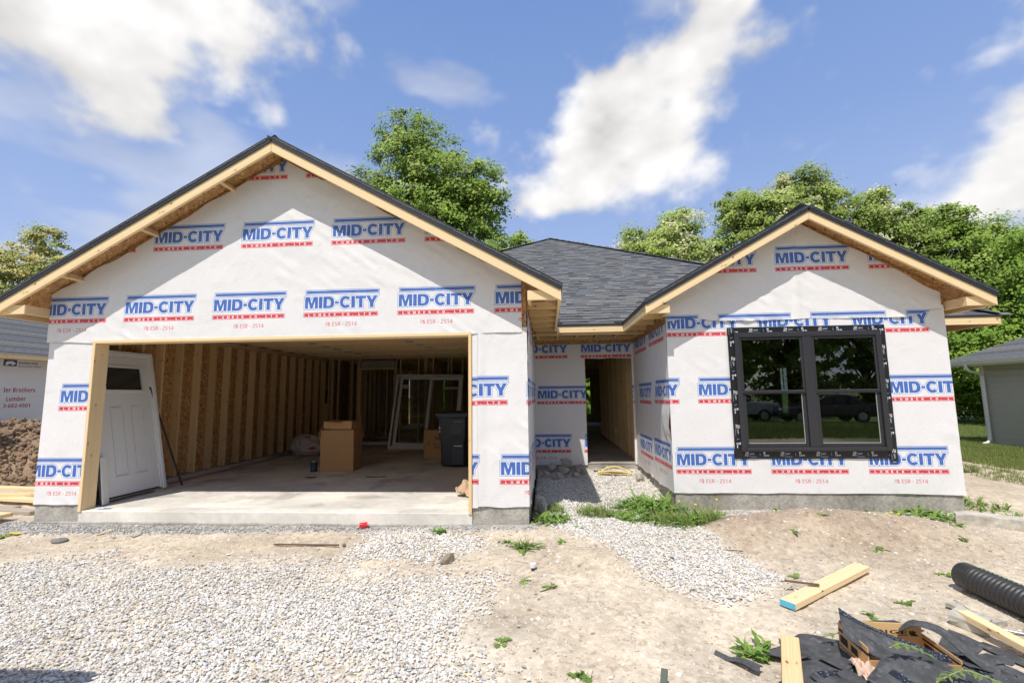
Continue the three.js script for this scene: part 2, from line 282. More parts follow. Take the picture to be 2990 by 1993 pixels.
function wrapSheet(parent, name, { o, u, n, x0, x1, bot, top, logos, ppm = 290, seed = 1, amp = 0.003, nx = 0.025, out = 0, fold, sea }) {
  const yb = Math.min(bot(x0), bot(x1), bot((x0 + x1) / 2)) - 0.06, yt = Math.max(...[0, 0.2, 0.35, 0.5, 0.65, 0.8, 1].map((k) => top(lerp(x0, x1, k)))) + 0.02, W = x1 - x0, Hh = yt - yb, r = rngOf(seed);
  const map = canvas(Math.min(2048, Math.round(W * ppm)), Math.min(2048, Math.round(Hh * ppm)), (c, w, h) => {
    const s = w / W; c.fillStyle = 'rgb(226,225,226)'; c.fillRect(0, 0, w, h);
    for (let k = 0; k < W * Hh * 260; k++) { const t = r(); c.save(); c.translate(r() * w, r() * h); c.rotate((r() - 0.5) * 2.2); c.fillStyle = t < 0.5 ? `rgba(196,190,186,${0.05 + r() * 0.10})` : `rgba(246,246,248,${0.10 + r() * 0.14})`; c.fillRect(0, 0, s * (0.02 + r() * 0.06), s * (0.004 + r() * 0.012)); c.restore(); }
    for (const [lx, ly, esr] of logos) {
      c.save(); c.translate((lx - x0) * s, h - (ly - yb) * s); c.scale(s, s);
      const blue = 'rgb(64,104,182)', blue2 = 'rgb(92,126,192)', red = 'rgb(204,52,66)', white = 'rgb(236,236,240)';
      c.lineWidth = 0.006; c.strokeStyle = blue2; c.strokeRect(0.022, -0.349, 0.962, 0.056); c.fillStyle = blue; c.fillRect(0.033, -0.338, 0.94, 0.034);
      c.save(); c.translate(0.016, -0.111); c.scale(0.150, 0.150); c.lineJoin = 'miter'; c.miterLimit = 2.5; blockWord(c);
      c.lineWidth = 0.21; c.strokeStyle = blue2; c.stroke(); c.lineWidth = 0.145; c.strokeStyle = white; c.stroke(); c.fillStyle = blue; c.fill('evenodd'); c.restore();
      c.lineWidth = 0.005; c.strokeStyle = red; c.strokeRect(0.0025, -0.0575, 0.965, 0.055); c.fillStyle = red; c.fillRect(0.012, -0.049, 0.946, 0.038);
      c.save(); c.translate(0.062, -0.0135); c.font = 'bold 200px sans-serif'; c.fillStyle = 'rgb(248,240,240)'; const word = 'LUMBER CO. LTD.'; c.scale(0.033 / 146, 0.033 / 146); let px = 0; for (const ch of word) { c.fillText(ch, px, 0); px += ch === ' ' ? 180 : ch === '.' ? 170 : 295; } c.restore();
      if (esr) { c.save(); c.translate(0.375, 0.116); c.font = '200px sans-serif'; c.fillStyle = 'rgb(206,84,96)'; c.scale(0.050 / 143, 0.050 / 143); c.fillText('ESR - 2514', 0, 0); c.font = 'bold 190px sans-serif'; c.fillText('S', -150, 0); c.lineWidth = 14; c.strokeStyle = 'rgb(214,110,120)'; for (const yy of [-120, -80, -36]) { c.beginPath(); c.moveTo(-240, yy); c.lineTo(-140, yy - 12); c.stroke(); } c.restore(); }
      // the ink is thin: the weave of the sheet shows through it
      for (let k = 0; k < 420; k++) { c.fillStyle = `rgba(235,235,240,${0.10 + r() * 0.28})`; const v = r() < 0.72; c.fillRect(r() * 0.98, -0.35 + r() * 0.35, v ? 0.0022 : 0.02, v ? 0.016 + r() * 0.03 : 0.0022); }
      c.restore();
    }
  }, false);
  const NX = Math.max(2, Math.round(W / nx)), NY = Math.max(2, Math.round(Hh / nx)), pos = [], uv = [], idx = [], q = rngOf((sea ?? seed) + 50), sh = q() * 50;
  const O = new THREE.Vector3(...o), U = new THREE.Vector3(...u), N = new THREE.Vector3(...n), p = new THREE.Vector3();
  for (let j = 0; j <= NY; j++) for (let i = 0; i <= NX; i++) {
    const x = lerp(x0, x1, i / NX), b = bot(x), t = top(x), y = lerp(b, t, j / NY);
    let d = (fbm(x * 2.2 + sh, y * 2.2, 3, 3) - 0.5) * amp * 3.5 + (noise3((x * 0.75 + y) * 13 + sh, (x - y) * 3.0, 1) - 0.5) * amp * 3.2 * sstep(0.4, 0.75, noise3(x * 1.3 + sh, y * 1.3, 9)) + (noise3(x * 16 + sh, y * 5, 2) - 0.5) * amp * 0.8;
    d *= 1 + 1.6 * Math.exp(-(y - b) / 0.12);                       // free lower edge
    d = Math.max(d, -amp * 0.9); if (fold) d += fold(x, y, b);
    p.copy(O).addScaledVector(U, x).addScaledVector(N, out + 0.004 + amp + d); p.y += y; pos.push(p.x, p.y, p.z); uv.push((x - x0) / W, (y - yb) / Hh);
  }
  for (let j = 0; j < NY; j++) for (let i = 0; i < NX; i++) { const a = j * (NX + 1) + i; idx.push(a, a + 1, a + NX + 2, a, a + NX + 2, a + NX + 1); }
  const g = new THREE.BufferGeometry(); g.setAttribute('position', new THREE.Float32BufferAttribute(pos, 3)); g.setAttribute('uv', new THREE.Float32BufferAttribute(uv, 2)); g.setIndex(idx); g.computeVertexNormals();
  const m = std({ map, bumpMap: scaled(TX.wrapBump, W / 1.6, Hh / 1.6), bumpScale: 0.013, roughness: 0.55, side: THREE.DoubleSide });
  return mesh(parent, name, g, m);
}
const row = (x, y, k0, k1, esr) => { const l = []; for (let k = k0; k <= k1; k++) l.push([x + k * 1.2192, y, esr]); return l; };
const wob = (s, a, f = 3) => (x) => (noise3(x * f + s, s, 0.5) - 0.5) * 2 * a;

// ---- concrete: footings, stem walls and floors
const fnd = mesh(house, 'garage_foundation', withHoles([[GL + 0.005, -0.45], [GR - 0.005, -0.45], [GR - 0.005, 0.068], [0.045, 0.068], [0.045, -0.001], [-4.955, -0.001], [-4.955, 0.068], [GL + 0.005, 0.068]], [], -0.2, -0.012), M.concrete);
board(house, 'garage_slab', M.slab, [GL + 0.16, -0.3, -7.6], [GR - 0.16, -0.0015, -0.2005], 0.004);
board(house, 'garage_apron', M.slab, [-4.953, -0.15, -0.2], [0.043, 0.0, 0.012], 0.006);
board(house, 'footing_lip', M.concrete, [GL - 0.02, -0.45, -0.012], [GR + 0.02, -0.128, 0.035], 0.012);
board(house, 'stem_wall', M.concrete, [GR - 0.2, -0.45, ZP - 0.1], [GR - 0.006, 0.06, -0.2005]);
board(house, 'stem_wall', M.concrete, [GL + 0.006, -0.45, -16], [GL + 0.2, 0.07, -0.2005]);
board(house, 'stem_wall', M.concrete, [XA + 0.006, -0.45, ZR - 0.2], [XB - 0.006, 0.062, ZR - 0.012], 0.006);
board(house, 'stem_wall', M.concrete, [XA + 0.006, -0.45, ZP - 0.1], [XA + 0.2, 0.06, ZR - 0.2005]);
board(house, 'stem_wall', M.concrete, [XB - 0.2, -0.45, -16], [XB - 0.006, 0.06, ZR - 0.2005]);
board(house, 'porch_sill', M.concrete, [GR - 0.006, -0.45, ZP - 0.2], [XA + 0.006, 0.076, ZP - 0.012], 0.008);
board(house, 'house_floor', M.slab, [GR + 0.01, -0.3, ZBACK], [XE - 0.1, 0.074, ZP - 0.2005]);
board(house, 'house_floor', M.slab, [XA + 0.2005, -0.3, ZP - 0.2], [XB - 0.2005, 0.074, ZR - 0.2005]);
board(house, 'house_floor', M.slab, [GL + 0.2005, -0.3, ZBACK], [GR, 0.072, -7.62]);

// ---- sheathing
const garageFront = mesh(house, 'garage_front_sheathing', withHoles([[GL + 0.004, 0.07], [GL + 0.004, gY(GL) - 0.01], [GC, gY(GC) - 0.012], [GR - 0.004, gY(GR) - 0.01], [GR - 0.004, 0.07], [0.04, 0.07], [0.04, 2.15], [-4.95, 2.15], [-4.95, 0.07]].reverse(), [], -0.012, -0.001), M.osb);
const wingFront = mesh(house, 'bedroom_front_sheathing', withHoles([[XA + 0.004, 0.07], [XB - 0.004, 0.07], [XB - 0.004, wY(XB) - 0.01], [WC, wY(WC) - 0.012], [XA + 0.004, wY(XA) - 0.01]], [rect(3.52, 5.36, 0.63, 2.14).reverse()], ZR - 0.012, ZR - 0.001), M.osb);
const porchWall = mesh(house, 'porch_sheathing', withHoles(rect(GR, XA, 0.078, 2.62), [rect(1.674, 2.584, 0.0785, 2.065).reverse()], ZP - 0.012, ZP - 0.001), M.osb);
const sideSheath = (name, x, z0, z1, y1, holes = []) => { const g = withHoles(rect(-z1, -z0, 0.05, y1), holes, 0, 0.011); const m = mesh(house, name, g, M.osb); m.rotation.y = Math.PI / 2; m.position.x = x; return m; };
const garageLeft = sideSheath('garage_left_sheathing', GL + 0.001, -16, -0.0125, 2.60);
sideSheath('garage_side_sheathing', GR - 0.012, ZP, -0.0125, 2.56);
sideSheath('bedroom_side_sheathing', XA + 0.001, ZP, ZR - 0.0125, 2.56);
sideSheath('bedroom_side_sheathing', XB - 0.012, -2.7, ZR - 0.0125, 2.50);
sideSheath('side_sheathing', XE - 0.012, -16, -2.7, 2.6, [rect(7.5, 8.12, 0.75, 2.03).reverse()]);
mesh(house, 'front_sheathing', withHoles(rect(XB, XE, 0.05, 2.6), [], -2.71, -2.699), M.osb);
mesh(house, 'rear_sheathing', withHoles(rect(GL, XE, 0.05, 2.6), [rect(-4.45, -3.75, 0.5, 2.05).reverse(), rect(2.35, 2.95, 0.42, 2.09).reverse()], ZBACK - 0.011, ZBACK), M.osb);

// ---- wrap on the garage
const F = { o: [0, 0, 0], u: [1, 0, 0], n: [0, 0, 1] };
const eTop = (x) => gY(x) - 0.035 - 0.03 * noise3(x * 4, 2, 3) - 0.05 * sstep(0.5, 0.8, noise3(x * 1.9, 8, 1));
wrapSheet(garageFront, 'gable_wrap', { ...F, x0: GL - 0.03, x1: GR - 0.055, bot: (x) => 2.125 + 0.012 * Math.sin(x * 3.1) + wob(4, 0.008)(x), top: eTop, logos: [...row(-5.7726, 2.3853, 0, 5, true), ...row(-4.2152, 3.3204, -1, 3), ...row(-3.3761, 4.2457, 0, 1)], ppm: 318, seed: 21, amp: 0.0032, out: 0.012, nx: 0.03 });
wrapSheet(garageFront, 'pier_wrap', { ...F, x0: GL - 0.004, x1: -4.952, bot: (x) => 0.072 + wob(2, 0.006, 7)(x), top: () => 2.2, logos: [[-5.367, 1.245], [-5.365 + 0.8 - 1.2192 + 0.075, 0.302, true], [-5.367 - 1.2192, 1.245]], seed: 22, amp: 0.0025 });
wrapSheet(garageFront, 'pier_wrap', { ...F, x0: 0.115, x1: GR + 0.004, bot: (x) => 0.075 + wob(3, 0.012, 5)(x), top: () => 2.2, logos: [[0.477 - 0.97, 1.262], [0.70, 1.262], [0.371, 0.33, true], [0.371 - 1.2192, 0.33]], seed: 23, amp: 0.004, fold: (x, y, b) => 0.018 * sstep(0.24, 0.115, x) * (1 - 0.4 * sstep(1.6, 2.1, y)) });
wrapSheet(garageFront, 'wrap_edge_flap', { ...F, x0: 0.046, x1: 0.112, bot: () => 0.06, top: () => 2.14, logos: [[0.477 - 0.97, 1.262], [0.123 - 0.97, 0.334]], seed: 24, amp: 0.002, out: 0.006 });
wrapSheet(house.getObjectByName('garage_side_sheathing'), 'side_wrap', { o: [0, 0, 0], u: [1, 0, 0], n: [0, 0, 1], x0: 0.0, x1: -ZP, bot: (x) => 0.05 + wob(9, 0.02, 4)(x), top: () => 2.40, logos: [...row(-0.02, 1.24, 0, 2), ...row(0.371 - GR, 0.32, 0, 2), ...row(-0.55, 2.13, 0, 2)], ppm: 200, seed: 25, amp: 0.005 });
{ const s = house.getObjectByName('garage_side_sheathing').getObjectByName('side_wrap'); s.geometry.translate(0, 0, 0.012); }
// ---- wrap on the porch and the bedroom wing
const FP = { o: [0, 0, ZP], u: [1, 0, 0], n: [0, 0, 1] }, FW = { o: [0, 0, ZR], u: [1, 0, 0], n: [0, 0, 1] };
const porchLogos = [...row(1.6125, 2.0674, -1, 0), [0.778 - 0.25, 1.188], [0.778 - 0.25 + 1.2192, 1.188], [1.385 - 0.97, 0.275, true], [1.385 + 0.25, 0.275]];
wrapSheet(porchWall, 'porch_wrap', { ...FP, x0: GR, x1: 1.69, bot: (x) => 0.05 + wob(5, 0.01, 4)(x), top: (x) => 2.335 + wob(6, 0.01)(x), logos: porchLogos.map(([x, y, e]) => [x === 0.778 - 0.25 ? 0.76 : x, y, e]), seed: 26 });
wrapSheet(porchWall, 'porch_wrap', { ...FP, x0: 1.69, x1: XA, bot: (x) => 2.055 + wob(7, 0.012, 6)(x), top: (x) => 2.335 + wob(6, 0.01)(x), logos: porchLogos, seed: 27 });
wrapSheet(porchWall, 'porch_wrap', { ...FP, x0: 2.575, x1: XA, bot: () => 0.06, top: () => 2.06, logos: [[2.61 - 0.62, 1.19]], seed: 28, nx: 0.02 });
{
  const lg = [[-1.90, 0.345, true], [-1.90 - 1.2192 + 0.13, 0.32, true], [-1.64, 1.219], [-2.86, 1.20], [-1.98, 2.115], [-3.16, 2.09]];
  const w = wrapSheet(house, 'bedroom_side_wrap', { o: [XA - 0.003, 0, 0], u: [0, 0, 1], n: [-1, 0, 0], x0: ZP, x1: ZR + 0.006, bot: (x) => 0.05 + wob(12, 0.02, 3)(x), top: () => 2.33, logos: lg, ppm: 250, seed: 30, amp: 0.006, fold: (x, y) => 0.02 * Math.exp(-(((y - 0.95 + (x - ZR) * 0.35) / 0.22) ** 2)) * sstep(-3.3, -2.6, x) });
}
const wTop = (x) => wY(x) - 0.035 - 0.03 * noise3(x * 4, 5, 3) - 0.06 * sstep(5.5, 6.2, x);
wrapSheet(wingFront, 'bedroom_wrap', { ...FW, x0: XA - 0.014, x1: 3.50, bot: (x) => 0.062 + wob(8, 0.006, 4)(x), top: () => 2.5, logos: [...row(2.6456, 0.3086, 0, 0, true), [2.983, 1.232], [2.983 - 1.2192, 1.232], [2.609, 2.1435]], sea: 32, seed: 32 });
wrapSheet(wingFront, 'bedroom_wrap', { ...FW, x0: 3.50, x1: 5.38, bot: (x) => 0.062 + wob(8, 0.006, 4)(x), top: () => 0.62, logos: row(2.6456, 0.3086, 0, 2, true), sea: 32, seed: 33 });
wrapSheet(wingFront, 'bedroom_wrap', { ...FW, x0: 3.50, x1: 5.38, bot: () => 2.15, top: () => 2.5, logos: row(2.609, 2.1435, 0, 2), sea: 32, seed: 34 });
wrapSheet(wingFront, 'bedroom_wrap', { ...FW, x0: 5.38, x1: XB + 0.006, bot: (x) => 0.062 + wob(8, 0.006, 4)(x) - 0.018 * sstep(5.4, 6.2, x), top: (x) => 2.5, logos: [...row(2.6456, 0.3086, 2, 2, true), ...row(2.983, 1.232, 2, 2), ...row(2.609, 2.1435, 2, 2)], sea: 32, seed: 35 });
wrapSheet(wingFront, 'gable_wrap', { ...FW, x0: XA - 0.004, x1: XB - 0.03, bot: (x) => 2.345 + 0.055 * Math.exp(-(((x - 2.95) / 0.22) ** 2)) + 0.09 * sstep(5.7, 6.15, x) + wob(14, 0.014, 4)(x), top: wTop, logos: [...row(4.1094, 3.0127, -1, 1), ...row(3.28, 2.087, -1, 2)], seed: 36, out: 0.010, amp: 0.004, fold: (x) => 0.012 * Math.exp(-(((x - 4.36) / 0.05) ** 2)) });
wrapSheet(house, 'bedroom_side_wrap', { o: [XB + 0.002, 0, 0], u: [0, 0, -1], n: [1, 0, 0], x0: -ZR, x1: 2.7, bot: () => 0.05, top: () => 2.35, logos: row(0.4, 1.23, 0, 2), ppm: 90, seed: 37 });
wrapSheet(house, 'front_wrap', { o: [0, 0, -2.699], u: [1, 0, 0], n: [0, 0, 1], x0: XB, x1: XE, bot: () => 0.05, top: () => 2.38, logos: [...row(6.4, 1.23, 0, 0), ...row(6.1, 0.31, 0, 1, true)], ppm: 160, seed: 40 });
wrapSheet(house, 'garage_side_wrap', { o: [GL - 0.002, 0, 0], u: [0, 0, 1], n: [-1, 0, 0], x0: -16, x1: 0, bot: () => 0.06, top: () => 2.5, logos: row(-15.4, 1.24, 0, 12), ppm: 90, seed: 39, nx: 0.08 });

// ---- garage door opening: buck boards and header trim
const bucks = part(house, 'garage_door_frame');
board(bucks, 'jamb_board', M.wood, [-4.952, -0.01, -0.17], [-4.912, 2.112, 0.028]);
board(bucks, 'jamb_board', M.woodB, [0.0, -0.01, -0.17], [0.04, 2.155, 0.028]);
board(bucks, 'head_board', M.wood, [-4.952, 2.1125, -0.17], [-0.0005, 2.152, 0.028]);
board(bucks, 'header_beam', M.woodC, [-4.95, 2.1525, -0.16], [0.04, 2.4, -0.0125]);
// ---- studs and plates
const W2 = 0.038;
function studRow(parent, a, b, y0, y1, depth, opt = {}) {            // a, b: [x, z] of the row's middle line
  const L = Math.hypot(b[0] - a[0], b[1] - a[1]), ang = Math.atan2(-(b[1] - a[1]), b[0] - a[0]), g = part(parent, opt.name ?? 'stud_wall');
  g.position.set(a[0], 0, a[1]); g.rotation.y = ang;
  const put = (name, x0, x1, p, q, m) => board(g, name, m ?? (rnd() < 0.5 ? M.woodB : M.woodC), [x0, p, -depth / 2], [x1, q, depth / 2]);
  const gaps = opt.gaps ?? [], at = opt.at ?? []; if (!opt.at) for (let s = opt.first ?? 0.02; s < L; s += 0.4064) at.push(s);
  for (const s of at) { const gp = gaps.find((q) => s > q[0] - 0.03 && s < q[1] + 0.03); if (!gp) put('stud', s - W2 / 2, s + W2 / 2, y0 + W2, y1 - 2 * W2); else if (gp[2] < y1 - 0.3) put('cripple_stud', s - W2 / 2, s + W2 / 2, gp[2] + 0.04, y1 - 2 * W2); }
  let from = 0; for (const q of [...gaps, [L, L]]) { if (q[0] - from > 0.05) put('bottom_plate', from, q[0], y0, y0 + W2); from = q[1]; }
  put('top_plate', 0, L, y1 - 2 * W2, y1 - W2); put('top_plate', 0.001, L - 0.001, y1 - W2 + 0.0005, y1);
  for (const q of gaps) { put('trimmer_stud', q[0] - W2, q[0], y0, q[2]); put('trimmer_stud', q[1], q[1] + W2, y0, q[2]); put('king_stud', q[0] - 2 * W2 - 0.001, q[0] - W2 - 0.001, y0 + W2, y1 - 2 * W2); put('king_stud', q[1] + W2 + 0.001, q[1] + 2 * W2 + 0.001, y0 + W2, y1 - 2 * W2); put('header', q[0] - W2, q[1] + W2, q[2], q[2] + 0.038); if (q[3]) put('header_panel', q[0], q[1], q[2] + 0.039, q[3], M.greyWood); }
  return g;
}
// left garage wall: stud faces stand 0.15 m in from the outside
studRow(house, [GL + 0.082, -0.021], [GL + 0.082, -7.46], 0.0, 2.478, 0.138, { at: [0.08, 0.42, 0.83, 1.235, 1.64, 2.045, 2.475, 2.875, 3.27, 3.675, 4.08, 4.48, 4.89, 5.295, 5.70, 6.105, 6.51, 6.92, 7.32], name: 'garage_stud_wall' });
studRow(house, [GR - 0.082, -0.17], [GR - 0.082, -7.4], 0.0, 2.478, 0.138, { name: 'garage_stud_wall' });
studRow(house, [GL + 0.16, -7.505], [GR - 0.16, -7.505], 0.0, 2.535, 0.089, { at: [0.04, 0.125, 0.16, 0.32, 0.73, 0.90, 2.17, 2.70, 3.13, 3.57, 3.66, 3.98, 4.4, 4.8, 5.2, 5.6, 6.0].map((s) => s - 0.0), gaps: [[1.0, 1.985, 2.15, 2.41]], name: 'garage_stud_wall' });
for (const [x, y0, y1] of [[-5.48, 0.6, 1.2], [-5.40, 1.3, 1.338]]) board(house, 'blocking', M.woodC, [x, y0, -7.46], [x + 0.14, y1, -7.424]);
// rooms beyond: several partitions deep
studRow(house, [GL + 0.2, -8.9], [-2.6, -8.9], 0.07, 2.5, 0.089, { gaps: [[1.7, 2.5, 2.13]] });
studRow(house, [-4.9, -9.0], [-4.9, -12.5], 0.07, 2.5, 0.089);
studRow(house, [-2.55, -7.6], [-2.55, -11.2], 0.07, 2.5, 0.089, { gaps: [[1.9, 2.8, 2.13]] });
studRow(house, [-1.3, -9.6], [GR, -9.6], 0.07, 2.5, 0.089);
studRow(house, [GL + 0.2, -12.6], [-4.55, -12.6], 0.07, 2.5, 0.089);
studRow(house, [-3.2, -12.6], [0.9, -12.6], 0.07, 2.5, 0.089, { gaps: [[1.5, 2.4, 2.13]] });
// hall behind the front door
studRow(house, [2.665, ZP - 0.03], [2.665, -9.5], 0.076, 2.5, 0.089, { first: 0.14, name: 'hall_stud_wall' });
studRow(house, [1.1, ZP - 0.2], [1.1, -7.5], 0.076, 2.5, 0.089, { gaps: [[2.2, 3.1, 2.13]] });
board(house, 'door_jamb', M.woodB, [2.5845, 0.077, ZP - 0.13], [2.618, 2.1, ZP - 0.0125]); board(house, 'door_jamb', M.woodC, [1.636, 0.077, ZP - 0.13], [1.673, 2.1, ZP - 0.0125]); board(house, 'door_head', M.woodC, [1.6735, 2.066, ZP - 0.13], [2.584, 2.3, ZP - 0.0125]);
board(house, 'outlet_box', M.white, [2.585, 0.42, -6.05], [2.62, 0.54, -5.98]);
// bedroom behind the window
studRow(house, [XA + 0.1, ZR - 0.1], [XA + 0.1, ZP], 0.076, 2.45, 0.138); studRow(house, [XB - 0.1, ZR - 0.1], [XB - 0.1, -5], 0.076, 2.45, 0.138);
studRow(house, [2.72, -4.95], [6.1, -4.95], 0.076, 2.5, 0.089, { gaps: [[2.05, 2.85, 2.13]] });
studRow(house, [4.2, -5.0], [4.2, -9], 0.076, 2.5, 0.089); studRow(house, [5.3, -7.2], [XE - 0.1, -7.2], 0.076, 2.5, 0.089);
studRow(house, [4.3, -10.4], [XE - 0.1, -10.4], 0.076, 2.5, 0.089);
studRow(house, [XA + 0.15, ZR - 0.07], [XB - 0.15, ZR - 0.07], 0.076, 2.45, 0.089, { gaps: [[0.745, 2.595, 2.145]], at: [0.1, 0.4, 2.9, 3.2] });
for (const k of [0, 1, 2, 3, 4]) board(house, 'cripple_stud', M.woodB, [3.6 + k * 0.42, 0.115, ZR - 0.11], [3.638 + k * 0.42, 0.59, ZR - 0.025]);
board(house, 'window_sill_plate', M.woodB, [3.50, 0.5905, ZR - 0.13], [5.37, 0.6285, ZR - 0.0125]);
// ---- truss bottom chords over the garage, with pressed nail plates
for (let k = 0; k < 13; k++) {
  const z = -0.35 - k * 0.6096; if (z < -7.5) break;
  const c = board(house, 'truss_chord', rnd() < 0.5 ? M.wood : M.woodB, [GL + 0.02, 2.4785, z - W2], [GR - 0.02, 2.62, z]);
  for (const x of [-4.1, -1.95 + 0.05 * (k % 3), 0.1]) { const pl = board(c, 'nail_plate', M.steel, [-0.09, -0.03, 0], [0.09, 0.03, 0.0025]); pl.position.set(x - (GL + GR) / 2, -0.012, W2 / 2 + 0.0015); }
}
for (let k = 0; k < 3; k++) strut(house, 'truss_brace', M.woodC, [-4.6 + k * 1.5, 2.66, -0.4], [-4.6 + k * 1.5, 2.66, -7.4], 0.089, 0.038);
// ceiling joists over the rest of the house
for (let k = 0; k < 15; k++) { const z = -7.9 - k * 0.61; if (z > ZBACK + 0.1) board(house, 'truss_chord', M.woodC, [GL + 0.02, 2.5005, z - W2], [XE - 0.02, 2.64, z]); }
for (let k = 0; k < 7; k++) { const z = -3.5 - k * 0.61; board(house, 'truss_chord', M.woodC, [GR + 0.02, 2.5005, z - W2], [XE - 0.02, 2.64, z]); }
for (let k = 0; k < 4; k++) { const z = -1.1 - k * 0.61; board(house, 'truss_chord', M.woodC, [XA + 0.02, 2.4505, z - W2], [XB - 0.02, 2.54, z]); }

// ---- roofs
const shTone = [[0.108, 0.112, 0.120], [0.088, 0.091, 0.098], [0.132, 0.136, 0.142], [0.126, 0.123, 0.116], [0.080, 0.083, 0.090], [0.104, 0.112, 0.126]];
const shMat = shTone.map((c) => std({ map: TX.granule, color: new THREE.Color(...c).multiplyScalar(2.1), roughness: 0.95 }));
const shAll = std({ map: TX.granule, vertexColors: true, roughness: 0.95 });
function gableRoof(cx, half, pk, z0, z1, rake, bargeH, names) {
  const g = part(house, names);
  for (const s of [-1, 1]) {
    const e = cx + s * half, ye = pk - SL * half, t = 0.014 / Math.cos(TH);
    const deck = mesh(g, 'roof_deck', prism(s < 0 ? [[e, ye], [cx, pk], [cx, pk + t], [e, ye + t]] : [[cx, pk], [e, ye], [e, ye + t], [cx, pk + t]], z0, z1), M.osb);
    // shingle courses, each a thin sheet lying on the one below
    const Lsl = half / Math.cos(TH), n = Math.ceil(Lsl / 0.143);
    const geo = plankGeo(0.165, 0.009, z1 + 0.022 - z0, 0.002);
    for (let k = 0; k < n; k++) { const d = Math.min(Lsl + 0.02 - k * 0.143 - 0.0825, Lsl), m = mesh(g, 'shingle_course', geo, shMat[k % 6]); m.rotation.z = s > 0 ? -TH + 0.05 : Math.PI + TH - 0.05; m.position.set(cx + s * d * Math.cos(TH), pk - d * Math.sin(TH) + t + 0.012, (z0 + z1 + 0.022) / 2); }
    // barge board and the black drip edge above it
    const up = new THREE.Vector3(s * Math.sin(TH), Math.cos(TH), 0), off = -bargeH / 2 - 0.002, at = (d, o, z) => [cx + s * d * Math.cos(TH) + up.x * o, pk - d * Math.sin(TH) + up.y * o, z];
    const sh = new THREE.Shape(); const v = bargeH / Math.cos(TH);
    [[0.0015, 0], [half, -half * SL], [half, -half * SL - v], [0.0015, -v]].forEach(([x, y], i) => sh[i ? 'lineTo' : 'moveTo'](x, y));
    const bg = new THREE.ExtrudeGeometry(sh, { depth: 0.034, bevelEnabled: true, bevelThickness: 0.002, bevelSize: 0.002, bevelOffset: -0.002, bevelSegments: 1 });
    { const p = bg.attributes.position, uv = bg.attributes.uv, o = rnd() * 5; for (let i = 0; i < p.count; i++) uv.setXY(i, o + p.getX(i) / Math.cos(TH), s * 0.37 + (p.getY(i) + p.getX(i) * SL) * Math.cos(TH) + p.getZ(i)); }
    if (s < 0) { bg.scale(-1, 1, 1); const ix = bg.attributes.position; for (let i = 0; i < ix.count; i += 3) for (const at of Object.values(bg.attributes)) { const w = at.itemSize; for (let q = 0; q < w; q++) { const a = at.array[i * w + w + q]; at.array[i * w + w + q] = at.array[i * w + 2 * w + q]; at.array[i * w + 2 * w + q] = a; } } bg.computeVertexNormals(); }
    const bm = mesh(g, 'barge_board', bg, M.wood); bm.position.set(cx, pk - 0.003, rake - 0.036);
    strut(g, 'drip_edge', M.drip, at(-0.006, 0.014, rake + 0.009), at(half / Math.cos(TH), 0.014, rake + 0.009), 0.012, 0.082, up, 0.002);
    // lookout blocks between barge board and wall
    if (s < 0 && half > 3) for (let d = 0.85; d < half / Math.cos(TH) - 0.5; d += 1.18) strut(g, 'lookout', M.woodB, at(d, -0.052, rake - 0.037), at(d, -0.052, rake - OH + 0.006), 0.038, 0.089, up);
  }
  return g;
}
gableRoof(GC, G_HALF, G_PK, -7.0, OH, OH, 0.130, 'garage_roof');
gableRoof(WC, W_HALF, W_PK, -5.2, ZR + OH, ZR + OH, 0.118, 'bedroom_roof');
